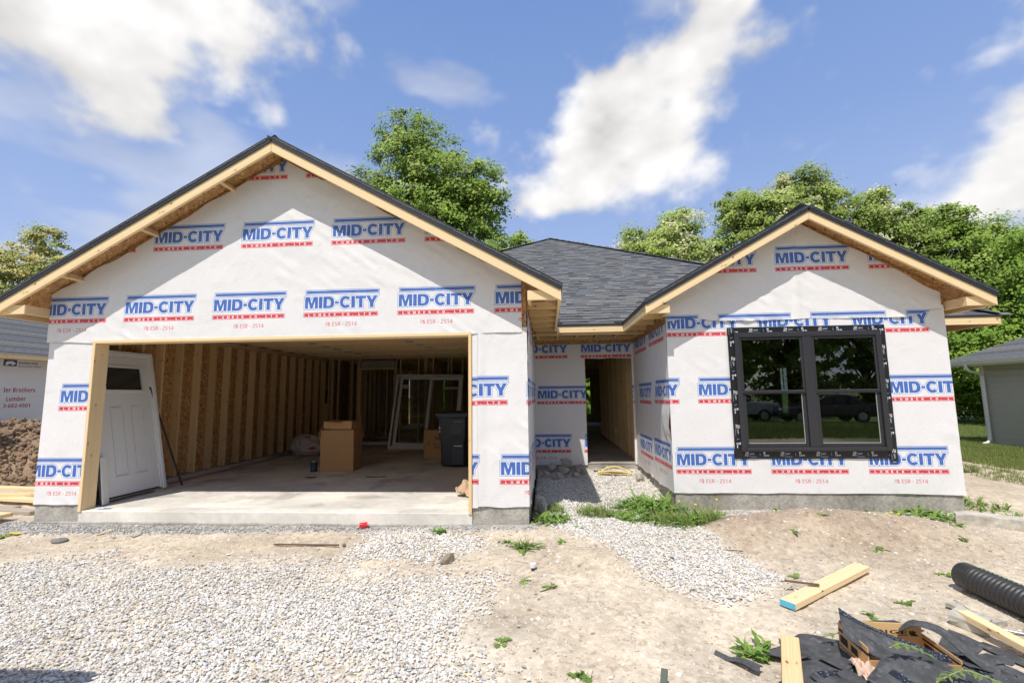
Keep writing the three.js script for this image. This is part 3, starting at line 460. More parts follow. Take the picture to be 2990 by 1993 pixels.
// main hipped roof
const mainRoof = part(house, 'main_roof'), EL0 = GC - G_HALF;
const mP = (x, s, o = 0) => [x, M_EAVE + s * Math.sin(TH) + o * Math.cos(TH), ZF - s * Math.cos(TH) + o * Math.sin(TH)];
const APX = (MX0 + MX1) / 2, APR = (MX1 - MX0) / 2, APS = APR / Math.cos(TH), ZFAR = ZF - 2 * APR;
{
  const q = (pts) => { const g = new THREE.BufferGeometry(), pos = [], uv = [], idx = []; pts.forEach((p) => { pos.push(...p); uv.push(p[0] + p[2] * 0.3, p[2] + p[1]); }); for (let i = 1; i + 1 < pts.length; i++) idx.push(0, i, i + 1); g.setAttribute('position', new THREE.Float32BufferAttribute(pos, 3)); g.setAttribute('uv', new THREE.Float32BufferAttribute(uv, 2)); g.setIndex(idx); g.computeVertexNormals(); return g; };
  const apex = [APX, M_EAVE + APR * SL, ZF - APR], y = M_EAVE;
  mesh(mainRoof, 'roof_deck', q([[EL0, G_EAVE, ZF - (G_EAVE - y) / SL], [GC, G_PK, ZF - (G_PK - y) / SL], apex]), std({ map: TX.osb, side: THREE.DoubleSide }));
  mesh(mainRoof, 'roof_deck', q([[1.115, y, ZF], [2.275, y, ZF], [WC, W_PK, ZF - (W_PK - y) / SL], [XB + 0.3, y + 0.06, ZF - 0.1], [MX1, y, ZF], apex, [GC, G_PK, ZF - (G_PK - y) / SL]]), std({ map: TX.osb, side: THREE.DoubleSide }));
  mesh(mainRoof, 'roof_deck', q([[MX1, y, ZF], [MX1, y, ZFAR], apex]), std({ map: TX.granule, color: new THREE.Color(0.15, 0.16, 0.18), side: THREE.DoubleSide }));
  mesh(mainRoof, 'roof_deck', q([[MX0, y, ZFAR], [MX0, y, ZF], apex]), std({ map: TX.granule, color: new THREE.Color(0.15, 0.16, 0.18), side: THREE.DoubleSide }));
  mesh(mainRoof, 'roof_deck', q([[MX1, y, ZFAR], [MX0, y, ZFAR], apex]), std({ map: TX.granule, color: new THREE.Color(0.15, 0.16, 0.18), side: THREE.DoubleSide }));
  for (const s of [-1, 1]) for (let k = 0; k < 26; k++) { const t0 = k / 26, t1 = (k + 1.25) / 26, a = [lerp(s > 0 ? MX1 : MX0, APX, t0), lerp(y, apex[1], t0) + 0.035, lerp(ZF, apex[2], t0)], b = [lerp(s > 0 ? MX1 : MX0, APX, Math.min(1, t1)), lerp(y, apex[1], Math.min(1, t1)) + 0.026, lerp(ZF, apex[2], Math.min(1, t1))]; strut(mainRoof, 'hip_cap', shMat[(k * 5 + 1) % 6], a, b, 0.22, 0.008); }
}
{ // laminated shingles of the front slope: single tabs, the 300 that show largest as meshes of their own
  const r = rngOf(91), tabs = [];
  for (let k = 0, s = -0.02; s < APS - 0.1; k++, s += 0.143) {
    let x = MX0 + Math.max(0, s) * Math.cos(TH) + r() * 0.2; const x1 = MX1 - Math.max(0, s) * Math.cos(TH);
    while (x < x1) {
      const w = [0.13, 0.19, 0.25, 0.31][Math.floor(r() * 4)], c = mP(x + w / 2, s + 0.08), y = c[1];
      const hidden = (Math.abs(c[0] - GC) < G_HALF + 0.02 && gY(c[0]) > y - 0.03) || (Math.abs(c[0] - WC) < W_HALF + 0.02 && wY(c[0]) > y - 0.03) || (c[0] < GC);
      if (!hidden) tabs.push({ x: x + w / 2, s, w, l: [0.108, 0.120, 0.130][Math.floor(r() * 3)], high: r() < 0.52, tone: Math.floor(r() * 6) });
      x += w + 0.0015;
    }
  }
  const size = (t) => { const p = mP(t.x, t.s), d = Math.hypot(p[0] - 0.946, p[1] - 1.384, p[2] - 5.587); return t.x > 0.9 && t.x < 2.5 + t.s ? t.w / (d * d) * (t.x > 1.0 && t.x < 2.6 ? 2 : 1) : 0; };
  tabs.sort((a, b) => size(b) - size(a));
  const geos = new Map(), rest = [];
  tabs.forEach((t, i) => {
    const key = t.w + (t.high ? 'h' : 'l') + t.l; if (!geos.has(key)) { const g = new THREE.BoxGeometry(t.w, t.high ? 0.013 : 0.007, t.l); g.translate(0, t.high ? 0.0066 : 0.0036, 0.085 - t.l / 2); geos.set(key, g); }
    const p = mP(t.x, t.s + 0.085, 0.010), tilt = TH - 0.02;
    if (i < 300) { const m = mesh(mainRoof, 'shingle_tab', geos.get(key), shMat[t.tone]); m.position.set(...p); m.rotation.x = tilt; }
    else { const g = geos.get(key).clone(); g.rotateX(tilt); g.translate(...p); const c = shTone[t.tone].map((v) => v * 2.1), n = g.attributes.position.count, col = new Float32Array(n * 3); for (let j = 0; j < n; j++) col.set(c, j * 3); g.setAttribute('color', new THREE.BufferAttribute(col, 3)); rest.push(g); }
  });
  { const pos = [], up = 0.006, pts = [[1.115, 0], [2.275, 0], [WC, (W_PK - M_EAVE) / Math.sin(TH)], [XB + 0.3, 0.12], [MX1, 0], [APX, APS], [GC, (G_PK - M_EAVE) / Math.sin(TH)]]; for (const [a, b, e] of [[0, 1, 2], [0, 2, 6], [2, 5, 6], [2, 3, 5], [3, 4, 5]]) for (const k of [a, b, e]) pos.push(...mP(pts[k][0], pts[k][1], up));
    const g = new THREE.BufferGeometry(); g.setAttribute('position', new THREE.Float32BufferAttribute(pos, 3)); g.setAttribute('uv', new THREE.Float32BufferAttribute(pos.filter((v, i) => i % 3 !== 1), 2)); g.computeVertexNormals(); mesh(mainRoof, 'shingle_shadow_band', g, std({ map: TX.granule, color: new THREE.Color(0.05, 0.053, 0.062), roughness: 0.95, side: THREE.DoubleSide })); }  // dark sheet showing between tabs, stands for the printed shadow band of each course
  const m = mesh(mainRoof, 'shingle_tabs', mergeGeometries(rest), shAll); m.userData.kind = 'stuff';
}
// ---- eaves: fascia boards, drip edges, soffit framing
const EX = GC + G_HALF, EL = GC - G_HALF, WX = WC - W_HALF, WXR = WC + W_HALF;
const fascia = part(house, 'eaves');
board(fascia, 'fascia_board', M.wood, [EX - 0.038, G_EAVE - 0.148, ZF - 0.02], [EX - 0.0005, G_EAVE - 0.004, OH - 0.037]);
board(fascia, 'fascia_board', M.woodB, [EL + 0.0005, G_EAVE - 0.148, -7], [EL + 0.038, G_EAVE - 0.004, OH - 0.037]);
board(fascia, 'fascia_board', M.wood, [WX + 0.0005, W_EAVE - 0.136, ZF - 0.02], [WX + 0.038, W_EAVE - 0.004, ZR + OH - 0.037]);
board(fascia, 'fascia_board', M.woodB, [WXR - 0.038, W_EAVE - 0.136, -2.6], [WXR - 0.0005, W_EAVE - 0.004, ZR + OH - 0.037]);
board(fascia, 'fascia_board', M.wood, [EX + 0.0005, M_EAVE - 0.125, ZF - 0.03], [WX - 0.0005, M_EAVE - 0.002, ZF + 0.008]);
board(fascia, 'fascia_board', M.wood, [XB - 0.2, M_EAVE - 0.135, ZF - 0.03], [MX1 - 0.04, M_EAVE - 0.002, ZF + 0.008]);
board(fascia, 'fascia_board', M.woodB, [MX1 - 0.039, M_EAVE - 0.135, -10], [MX1, M_EAVE - 0.002, ZF + 0.008]);
board(fascia, 'drip_edge', M.drip, [EX + 0.004, M_EAVE - 0.018, ZF + 0.0085], [WX - 0.004, M_EAVE + 0.026, ZF + 0.02], 0.002);
board(fascia, 'drip_edge', M.drip, [XB, M_EAVE - 0.018, ZF + 0.0085], [MX1 + 0.012, M_EAVE + 0.026, ZF + 0.02], 0.002);
board(fascia, 'drip_edge', M.drip, [MX1 + 0.0005, M_EAVE - 0.018, -10], [MX1 + 0.012, M_EAVE + 0.026, ZF + 0.008], 0.002);
board(fascia, 'drip_edge', M.drip, [EX, G_EAVE - 0.02, ZF - 0.1], [EX + 0.014, G_EAVE + 0.03, OH + 0.016], 0.002);
board(fascia, 'drip_edge', M.drip, [EL - 0.014, G_EAVE - 0.02, -7], [EL, G_EAVE + 0.03, OH + 0.016], 0.002);
board(fascia, 'drip_edge', M.drip, [WX - 0.014, W_EAVE - 0.02, ZF - 0.1], [WX, W_EAVE + 0.03, ZR + OH + 0.016], 0.002);
board(fascia, 'drip_edge', M.drip, [WXR, W_EAVE - 0.02, -2.6], [WXR + 0.014, W_EAVE + 0.03, ZR + OH + 0.016], 0.002);
// level return boxes at the gable ends
for (const [s, e, wx, eave, zr] of [[1, EX, GR, G_EAVE, OH], [-1, EL, GL, G_EAVE, OH], [-1, WX, XA, W_EAVE, ZR + OH], [1, WXR, XB, W_EAVE, ZR + OH]]) {
  const y0 = eave - 0.128, y1 = y0 + 0.115, xi = wx + s * 0.03, lo = Math.min(xi, e - s * 0.039), hi = Math.max(xi, e - s * 0.039);
  board(fascia, 'return_board', M.wood, [lo, y0, zr - 0.078], [hi, y1, zr - 0.040]);
  board(fascia, 'return_board', M.woodB, s > 0 ? [xi - 0.001, y0 + 0.001, zr - 0.40] : [xi - 0.037, y0 + 0.001, zr - 0.36 + 0.002], s > 0 ? [xi + 0.037, y1 + 0.001, zr - 0.0785] : [xi + 0.001, y1 + 0.001, zr - 0.0785]);
}
// rafter tails over the side eaves and the porch
for (let k = 0; k < 5; k++) { const z = -0.15 - k * 0.52; strut(fascia, 'rafter_tail', M.woodC, [EX - 0.04, G_EAVE - 0.066, z], [GR - 0.1, gY(GR - 0.1) - 0.066, z], 0.038, 0.12); board(fascia, 'soffit_nailer', M.woodB, [GR + 0.01, G_EAVE - 0.142, z - 0.06], [EX - 0.04, G_EAVE - 0.055, z - 0.0225]); }
for (let k = 0; k < 3; k++) { const z = ZR - 0.1 - k * 0.55; strut(fascia, 'rafter_tail', M.woodC, [WX + 0.04, W_EAVE - 0.064, z], [XA + 0.1, wY(XA + 0.1) - 0.064, z], 0.038, 0.115); board(fascia, 'soffit_nailer', M.woodB, [WX + 0.04, W_EAVE - 0.13, z - 0.06], [XA - 0.01, W_EAVE - 0.045, z - 0.0225]); }
for (let k = 0; k < 6; k++) { const x = 0.78 + k * 0.36; board(fascia, 'porch_joist', M.woodC, [x, M_EAVE - 0.128, ZP + 0.001], [x + 0.038, M_EAVE - 0.04, ZF - 0.031]); }
board(fascia, 'porch_beam', M.woodC, [GR + 0.002, 2.385, ZF - 0.10], [XA - 0.002, 2.42, ZF - 0.031]);
board(fascia, 'porch_beam', M.woodB, [GR + 0.002, 2.425, ZF - 0.35], [XA - 0.002, 2.51, ZF - 0.312]);
board(fascia, 'porch_ledger', M.woodC, [GR + 0.002, 2.42, ZP + 0.0005], [XA - 0.002, 2.5, ZP + 0.036]);

// ---- the twin window with its flashing tape
const win = part(house, 'twin_window');
{
  const z = ZR;
  const tapeTex = (v) => canvas(1024, 48, (c, w, h) => {
    c.fillStyle = 'rgb(30,30,32)'; c.fillRect(0, 0, w, h);
    for (let k = 0; k < 3; k++) { const o = k * 341 + 20; c.fillStyle = 'rgb(226,228,232)'; c.font = 'bold 22px sans-serif'; c.save(); c.translate(o, 26); c.transform(1, 0, -0.25, 1, 0, 0); c.fillText('ZIP', 0, 0); c.font = '15px sans-serif'; c.fillText('system', 42, -1); c.restore(); c.fillRect(o - 4, 29, 40, 3);
      c.font = 'bold 9px sans-serif'; c.fillStyle = 'rgb(120,150,205)'; c.fillText('FLASHING TAPE', o + 42, 40); c.fillStyle = 'rgb(215,220,228)'; c.fillRect(o + 176, 10, 20, 7); c.fillRect(o + 180, 17, 5, 18); c.fillStyle = 'rgb(110,140,190)'; c.fillRect(o + 140, 14, 5, 16); c.fillRect(o + 140, 28, 12, 3); c.fillStyle = 'rgb(200,205,215)'; c.fillRect(o + 192, 22, 8, 13); c.fillRect(o + 206, 27, 24, 6); }
  }, true);
  const tm = std({ map: tapeTex(0), roughness: 0.38 });
  const tape = (x0, x1, y0, y1, vert, o) => { const g = new THREE.PlaneGeometry(vert ? y1 - y0 : x1 - x0, vert ? x1 - x0 : y1 - y0, 24, 4), p = g.attributes.position, u = g.attributes.uv; for (let i = 0; i < p.count; i++) { p.setZ(i, (noise3(p.getX(i) * 14 + o, p.getY(i) * 20, o) - 0.5) * 0.004); u.setX(i, (p.getX(i) + o) / 1.35); } if (vert) g.rotateZ(-Math.PI / 2); g.computeVertexNormals(); const m = mesh(win, 'flashing_tape', g, tm); m.position.set((x0 + x1) / 2, (y0 + y1) / 2, z + 0.022 + (vert ? 0.006 : 0)); };
  tape(3.41, 5.44, 2.155, 2.25, false, 0.3); tape(3.40, 5.43, 0.505, 0.615, false, 0.9); tape(3.41, 3.51, 0.51, 2.24, true, 1.4); tape(5.345, 5.44, 0.47, 2.235, true, 2.0);
  const fb = (n, x0, x1, y0, y1, zf, zb = 0.01, m = M.blackFrame) => board(win, n, m, [x0, y0, z + zb], [x1, y1, z + zf], 0.006);
  fb('frame', 3.49, 3.555, 0.605, 2.172, 0.062); fb('frame', 5.30, 5.365, 0.605, 2.172, 0.062); fb('frame', 3.5555, 5.2995, 2.108, 2.1715, 0.061); fb('frame', 3.5555, 5.2995, 0.6055, 0.655, 0.066); fb('mullion', 4.365, 4.49, 0.6555, 2.1075, 0.058);
  for (const [a, b] of [[3.5555, 4.3645], [4.4905, 5.2995]]) {
    fb('upper_sash', a, a + 0.028, 1.40, 2.1075, 0.046); fb('upper_sash', b - 0.028, b, 1.40, 2.1075, 0.046); fb('upper_sash', a + 0.0285, b - 0.0285, 2.075, 2.107, 0.0455);
    fb('meeting_rail', a + 0.0005, b - 0.0005, 1.352, 1.3995, 0.050); fb('meeting_rail', a + 0.02, b - 0.02, 1.372, 1.383, 0.056, 0.05);
    fb('lower_sash', a, a + 0.045, 0.656, 1.3515, 0.030); fb('lower_sash', b - 0.045, b, 0.656, 1.3515, 0.030); fb('lower_sash', a + 0.0455, b - 0.0455, 0.656, 0.702, 0.0295);
    fb('gasket', a + 0.0455, b - 0.0455, 0.7022, 0.708, 0.026, 0.012, M.gasket); fb('gasket', b - 0.051, b - 0.0455, 0.7085, 1.3515, 0.026, 0.012, M.gasket); fb('gasket', b - 0.033, b - 0.0285, 1.40, 2.074, 0.030, 0.02, M.gasket);
    for (const [y0, y1, zz] of [[0.704, 1.352, 0.018], [1.40, 2.075, 0.034]]) { const m = mesh(win, 'pane', new THREE.BoxGeometry(b - a - 0.06, y1 - y0, 0.004), M.glass); m.position.set((a + b) / 2, (y0 + y1) / 2, z + zz); }
    for (const t of [0.34, 0.67]) fb('grille_bar', lerp(a, b, t) - 0.005, lerp(a, b, t) + 0.005, 1.401, 2.074, 0.029, 0.022, M.blackFrame);
  }
}

// ================================================================ the ground
const DRIVE = [[-7.5, 1.7], [-5.45, 1.5], [-4.39, 1.25], [-4.13, 1.02], [-2.51, 1.12], [-1.96, 0.92], [-1.0, 1.07], [-0.34, 1.35], [0.33, 1.55], [0.41, 1.94], [0.28, 2.21], [0.56, 2.37], [0.65, 2.81], [0.5, 3.5], [0.3, 5.2], [-7.5, 5.2]];
const LOBE = [[-1.07, 0.87], [-1.07, 0.31], [-0.66, 0.10], [0.16, 0.50], [0.24, 0.82], [-0.04, 1.11], [-0.65, 1.04]];
const WALK = [[0.97, -0.08], [1.36, -0.47], [2.09, -0.33], [2.64, 0.19], [2.84, 0.91], [2.87, 1.23], [2.58, 1.69], [2.29, 1.85], [1.92, 1.56], [1.70, 1.12], [1.56, 0.56], [1.22, 0.35]];
const PORCH = [[0.74, -3.3], [2.6, -3.3], [2.62, -1.71], [2.45, -0.6], [1.32, -0.1], [0.84, -0.75]];
const FOOT = [[GL - 0.3, 0.02], [GR + 0.1, 0.02], [GR + 0.05, 0.17], [-1.5, 0.2], [-3.2, 0.33], [GL - 0.3, 0.42]];
const WFOOT = [[XA, ZR + 0.02], [XB + 0.1, ZR + 0.02], [XB + 0.05, ZR + 0.16], [4.2, ZR + 0.2], [XA, ZR + 0.16]];
function inPoly(P, x, z) { let c = false; for (let i = 0, j = P.length - 1; i < P.length; j = i++) if ((P[i][1] > z) !== (P[j][1] > z) && x < ((P[j][0] - P[i][0]) * (z - P[i][1])) / (P[j][1] - P[i][1]) + P[i][0]) c = !c; return c; }
function edgeDist(P, x, z) { let d = 1e9; for (let i = 0, j = P.length - 1; i < P.length; j = i++) { const ax = P[j][0], az = P[j][1], bx = P[i][0] - ax, bz = P[i][1] - az, t = clamp(((x - ax) * bx + (z - az) * bz) / (bx * bx + bz * bz)); d = Math.min(d, Math.hypot(x - ax - bx * t, z - az - bz * t)); } return d; }
const inside = (P, x, z) => (inPoly(P, x, z) ? 1 : -1) * edgeDist(P, x, z);
const bump2 = (x, z, cx, cz, rx, rz) => Math.exp(-(((x - cx) / rx) ** 2) - ((z - cz) / rz) ** 2);
function gh(x, z) {
  let y = -0.155 - 0.035 * sstep(0.1, 0.9, z) - 0.035 * sstep(0.8, 3, z);
  const far = Math.max(sstep(7.5, 11, Math.abs(x - 0.8)), sstep(6, 9, z), sstep(-4, -8, z));
  y = lerp(y, -0.24, far);
  y += 0.20 * bump2(x, z, 4.05, 0.0, 0.9, 0.45) + 0.10 * bump2(x, z, 3.1, 0.25, 0.6, 0.45) + 0.08 * bump2(x, z, 5.0, 0.1, 0.6, 0.35) - 0.04 * bump2(x, z, 4.6, -0.6, 1.6, 0.25);
  y += 0.06 * bump2(x, z, 1.28, 0.88, 0.5, 0.35) + 0.05 * bump2(x, z, -0.3, 0.75, 0.6, 0.4) + 0.035 * bump2(x, z, 2.1, 1.1, 0.7, 0.4);
  if (x > 0.6 && x < 2.7) y += 0.115 * sstep(-0.5, -2.7, z) * sstep(0.6, 0.72, x);
  y += (fbm(x * 0.9 + 5, z * 0.9, 2, 3) - 0.5) * 0.05 * (1 - 0.7 * far) + (fbm(x * 5, z * 5, 7, 3) - 0.5) * 0.028 * (1 - far);
  const rut = Math.abs(z - 1.9 - 0.12 * Math.sin(x * 1.1)); y -= 0.018 * Math.exp(-((rut / 0.18) ** 2)) * sstep(1.2, 0.2, x) * (1 - far);
  return y;
}
{
  const ax = (lo, hi, step, far) => { const a = []; for (let v = lo; v <= hi + 1e-6; v += step) a.push(v); let s = step, v = lo; const L = []; while (v > -far) { s *= 1.35; v -= s; L.unshift(Math.max(v, -far)); } s = step; v = hi; const R = []; while (v < far) { s *= 1.35; v += s; R.push(Math.min(v, far)); } return [...L, ...a, ...R]; };
  const X = ax(-6.6, 6.6, 0.034, 320), Z = ax(-3.4, 3.6, 0.034, 320), pos = [], uv = [], col = [], idx = [];
  for (const z of Z) for (const x of X) {
    const near = Math.abs(x) < 9 && Math.abs(z) < 8; let y = gh(x, z); if (near) y += (fbm(x * 24, z * 24, 3, 2) - 0.5) * 0.007;
    const under = (x > GL && x < GR && z < -0.22) || (x > GL && x < XE && z < ZP - 0.2) || (x > XA && x < XB && z < ZR - 0.22); if (under) y = -0.33;
    pos.push(x, y, z); uv.push(x, z);
    // soil colours: pale dry crust, browner dug earth on the mounds, grey stone dust along the footings, limestone dust under the gravel, turf far off
    const n = fbm(x * 1.4, z * 1.4, 5, 4);
    let c = [0.50, 0.44, 0.355].map((v) => v * (0.82 + 0.36 * n));
    const mud = clamp(bump2(x, z, 4.0, 0.15, 1.6, 0.75) * 1.5 - 0.25 + (n - 0.5) * 1.2); c = c.map((v, i) => lerp(v, [0.30, 0.238, 0.180][i], mud * 0.9));
    const wet = sstep(0.55, 0.72, fbm(x * 0.8 + 9, z * 1.1, 1, 4)) * 0.4; c = c.map((v, i) => lerp(v, [0.40, 0.335, 0.255][i], wet));
    const dust = Math.max(sstep(-0.10, 0.06, inside(FOOT, x, z)), sstep(-0.08, 0.05, inside(WFOOT, x, z))) * (near ? 1 : 0); c = c.map((v, i) => lerp(v, [0.42, 0.415, 0.40][i], dust));
    const lime = near ? Math.max(sstep(-0.25, 0.25, inside(DRIVE, x, z)), sstep(-0.1, 0.1, inside(WALK, x, z)), sstep(-0.1, 0.1, inside(PORCH, x, z))) * 0.6 : 0; c = c.map((v, i) => lerp(v, [0.60, 0.56, 0.49][i], lime));
    const turf = Math.max(sstep(10.2, 12.5, x + n), sstep(-20, -26, x + n), sstep(9, 12, z + n), sstep(-6, -9, z)); c = c.map((v, i) => lerp(v, [0.105, 0.155, 0.045][i] * (0.8 + 0.4 * n), turf));
    col.push(...c.map((v) => v * 1.45));
  }
  for (let j = 0; j + 1 < Z.length; j++) for (let i = 0; i + 1 < X.length; i++) { const a = j * X.length + i; idx.push(a, a + X.length, a + 1, a + 1, a + X.length, a + X.length + 1); }
  const g = new THREE.BufferGeometry(); g.setAttribute('position', new THREE.Float32BufferAttribute(pos, 3)); g.setAttribute('uv', new THREE.Float32BufferAttribute(uv, 2)); g.setAttribute('color', new THREE.Float32BufferAttribute(col, 3)); g.setIndex(idx); g.computeVertexNormals();
  const m = mesh(scene, 'ground', g, std({ map: TX.dirt, bumpMap: TX.dirtBump, bumpScale: 0.006, vertexColors: true, roughness: 1 })); m.userData = { kind: 'structure', label: 'pale dry bare soil of the building site' };
}
// ---- broken stone
function rockGeo(seed, detail = 1, squash = 0.7, rough = 0.28) {
  const r = rngOf(seed), g = mergeVertices(new THREE.IcosahedronGeometry(1, detail).deleteAttribute('uv').deleteAttribute('normal')), p = g.attributes.position, s = [1, squash * (0.8 + r() * 0.4), 0.7 + r() * 0.35], o = r() * 90;
  const cuts = []; for (let k = 0; k < 7; k++) { const v = new THREE.Vector3(r() - 0.5, r() - 0.5, r() - 0.5).normalize(); cuts.push([v, 0.55 + r() * 0.35]); }
  const v = new THREE.Vector3();
  for (let i = 0; i < p.count; i++) { v.fromBufferAttribute(p, i); v.multiplyScalar(1 + (noise3(v.x * 1.4 + o, v.y * 1.4, v.z * 1.4) - 0.5) * 2 * rough); for (const [n, d] of cuts) { const e = v.dot(n) - d; if (e > 0) v.addScaledVector(n, -e); } p.setXYZ(i, v.x * s[0], v.y * s[1], v.z * s[2]); }
  const f = g.toNonIndexed(); f.computeVertexNormals(); const uv = new Float32Array(f.attributes.position.count * 2), q = f.attributes.position; for (let i = 0; i < q.count; i++) { uv[i * 2] = q.getX(i) + q.getZ(i) * 0.3; uv[i * 2 + 1] = q.getY(i) + q.getZ(i); } f.setAttribute('uv', new THREE.BufferAttribute(uv, 2)); return f;
}
const stones = [201, 202, 203, 204].map((s) => rockGeo(s, 1, 0.6, 0.3));
const stoneMat = std({ color: 0xffffff, roughness: 0.95 });
function strew(name, label, category, list, tone) {                  // list: [x, z, size, lift]
  const groups = [[], [], [], []]; list.forEach((l, i) => groups[i % 4].push(l));
  const parent = new THREE.Group(); parent.name = numbered(name); parent.userData = { label, category, kind: 'stuff' }; scene.add(parent);
  groups.forEach((l, k) => {
    if (!l.length) return; const im = shade(new THREE.InstancedMesh(stones[k], stoneMat, l.length)); im.name = 'stones'; im.userData.kind = 'stuff'; parent.add(im);
    const m = new THREE.Matrix4(), q = new THREE.Quaternion(), e = new THREE.Euler(), c = new THREE.Color();
    l.forEach(([x, z, s, lift], i) => { e.set(gauss() * 0.45, rnd() * 6.283, gauss() * 0.45); q.setFromEuler(e); m.compose(new THREE.Vector3(x, gh(x, z) + s * 0.08 + lift, z), q, new THREE.Vector3(s * rr(0.85, 1.3), s * rr(0.8, 1.2), s * rr(0.8, 1.15))); im.setMatrixAt(i, m); const t = tone(); im.setColorAt(i, c.setRGB(...t)); });
  });
}
const lime = () => { const t = rnd(), v = rr(0.54, 0.82); return t < 0.60 ? [v, v * 0.98, v * 0.94] : t < 0.86 ? [v * 0.92, v * 0.86, v * 0.76] : t < 0.95 ? [0.40, 0.40, 0.40] : [0.50, 0.42, 0.32]; };
const dustStone = () => { const v = rr(0.30, 0.52); return [v, v * 0.99, v * 0.96]; };
function fill(P, per, size, edge, layers, thin) {
  let x0 = 1e9, x1 = -1e9, z0 = 1e9, z1 = -1e9; for (const [x, z] of P) { x0 = Math.min(x0, x); x1 = Math.max(x1, x); z0 = Math.min(z0, z); z1 = Math.max(z1, z); }
  x0 -= edge * 2; x1 += edge * 2; z0 -= edge * 2; z1 += edge * 2; const out = [], n = (x1 - x0) * (z1 - z0) * per;
  for (let i = 0; i < n; i++) {
    const x = rr(x0, x1), z = rr(z0, z1), d = inside(P, x, z) + (fbm(x * 2.2, z * 2.2, 4, 3) - 0.5) * edge * 2.2, keep = d > 0 ? Math.min(1, 0.45 + d / edge * 0.55) : 0.45 * Math.exp(d / (edge * 0.22));
    if (rnd() > keep * (thin ? thin(x, z) : 1)) continue;
    if ((x > GL - 0.03 && x < GR + 0.03 && z < 0.05) || (x > XA - 0.02 && x < XB + 0.02 && z < ZR + 0.03) || z < ZP + 0.02) continue;
    out.push([x, z, rr(size[0], size[1]) * (0.75 + 0.5 * rnd() * rnd()), rnd() * layers]);
  }
  return out;
}
const patch = (x, z) => { const n = fbm(x * 1.3 + 3, z * 1.3, 6, 3); return (0.5 + 0.5 * sstep(0.33, 0.5, n)) * (0.42 + 0.58 * sstep(1.1, 1.9, z + 0.25 * Math.sin(x * 1.3))); };
strew('driveway_gravel', 'loose white limestone gravel spread before the garage', 'gravel', fill(DRIVE, 4700, [0.0065, 0.0165], 0.45, 0.016, patch), lime);
strew('gravel_patch', 'small heap of white gravel beside the garage corner', 'gravel', fill(LOBE, 2900, [0.009, 0.017], 0.2, 0.012), lime);
strew('walkway_gravel', 'band of bright white gravel curving away from the porch', 'gravel', fill(WALK, 4000, [0.007, 0.0155], 0.14, 0.016), lime);
strew('porch_gravel', 'white gravel fill in the porch recess between the wrapped walls', 'gravel', fill(PORCH, 3000, [0.009, 0.017], 0.12, 0.02), lime);
strew('footing_rubble', 'grey concrete crumbs along the garage footing', 'rubble', [...fill(FOOT, 2300, [0.007, 0.016], 0.1, 0.015), ...fill(WFOOT, 1700, [0.006, 0.014], 0.08, 0.01)], dustStone);
{ const l = []; for (let i = 0; i < 26000; i++) { const x = rr(-6.4, 6.2), z = rr(-0.7, 3.6); if ((x < GR + 0.05 && z < 0.04) || (x > XA - 0.05 && x < XB + 0.05 && z < ZR + 0.05)) continue; const big = rnd() < 0.05; l.push([x, z, big ? rr(0.012, 0.022) : rr(0.003, 0.0085), 0]); } strew('scattered_pebbles', 'pebbles and soil crumbs scattered over the bare earth', 'pebbles', l, () => { const t = rnd(), v = rr(0.44, 0.70); return t < 0.62 ? [v, v * 0.93, v * 0.82] : t < 0.8 ? [0.30, 0.24, 0.175] : [v * 1.1, v * 1.09, v * 1.05]; }); }

// ---- single stones and concrete lumps
const rockMat = std({ map: TX.concrete, color: new THREE.Color(1.25, 1.24, 1.21), roughness: 0.95 });
function rock(name, label, category, x, z, s, seed, lift = 0, mat = rockMat, group, turn) { const m = solo(name, label, category, rockGeo(seed, 1, s[1] / s[0], 0.38), mat, group); m.scale.set(s[0], s[0], s[2]); m.position.set(x, gh(x, z) + s[1] * 0.55 + lift, z); m.rotation.set(rr(-0.2, 0.2), turn ?? rnd() * 6, rr(-0.2, 0.2)); return m; }
[[1.02, -3.0, [0.13, 0.09, 0.12], 0.02], [1.22, -2.78, [0.16, 0.09, 0.15], 0.02], [1.28, -3.08, [0.17, 0.10, 0.12], 0.10], [1.52, -2.95, [0.17, 0.09, 0.12], 0.05], [1.12, -2.5, [0.12, 0.07, 0.10], 0.0], [0.93, -2.62, [0.11, 0.06, 0.09], 0], [1.42, -2.62, [0.10, 0.06, 0.09], 0], [1.84, -3.1, [0.09, 0.06, 0.08], 0], [2.03, -3.12, [0.08, 0.06, 0.07], 0]].forEach(([x, z, s, l], i) => rock('limestone_rock', 'rough grey limestone rock heaped against the porch wall', 'rock', x, z, s, 300 + i, l, rockMat, 'rocks against the porch wall'));
rock('limestone_rock', 'pale rock with a rust stained edge by the bedroom side wall', 'rock', 2.45, -2.35, [0.13, 0.09, 0.11], 321);
rock('limestone_rock', 'upright grey rock leaning at the corner of the garage stem wall', 'rock', 0.84, -0.66, [0.12, 0.12, 0.09], 322, 0.02);
rock('soil_clod', 'dry grey clod of earth on the small gravel heap', 'clod', -0.02, 1.12, [0.075, 0.055, 0.06], 323, 0.0, std({ color: new THREE.Color(0.30, 0.25, 0.19) }));
rock('dark_stone', 'single dark grey stone beside the rusty rod', 'rock', -1.22, 0.66, [0.035, 0.025, 0.03], 324, 0, std({ color: new THREE.Color(0.17, 0.17, 0.17) }));
rock('dark_stone', 'dark grey stone lying before the left garage pier', 'rock', -4.52, 0.62, [0.09, 0.035, 0.06], 325, 0, std({ color: new THREE.Color(0.20, 0.20, 0.19) }));
rock('concrete_chunk', 'flat pale flake of concrete lying before the left garage pier', 'chunk', -3.85, 0.35, [0.12, 0.018, 0.06], 326, 0);
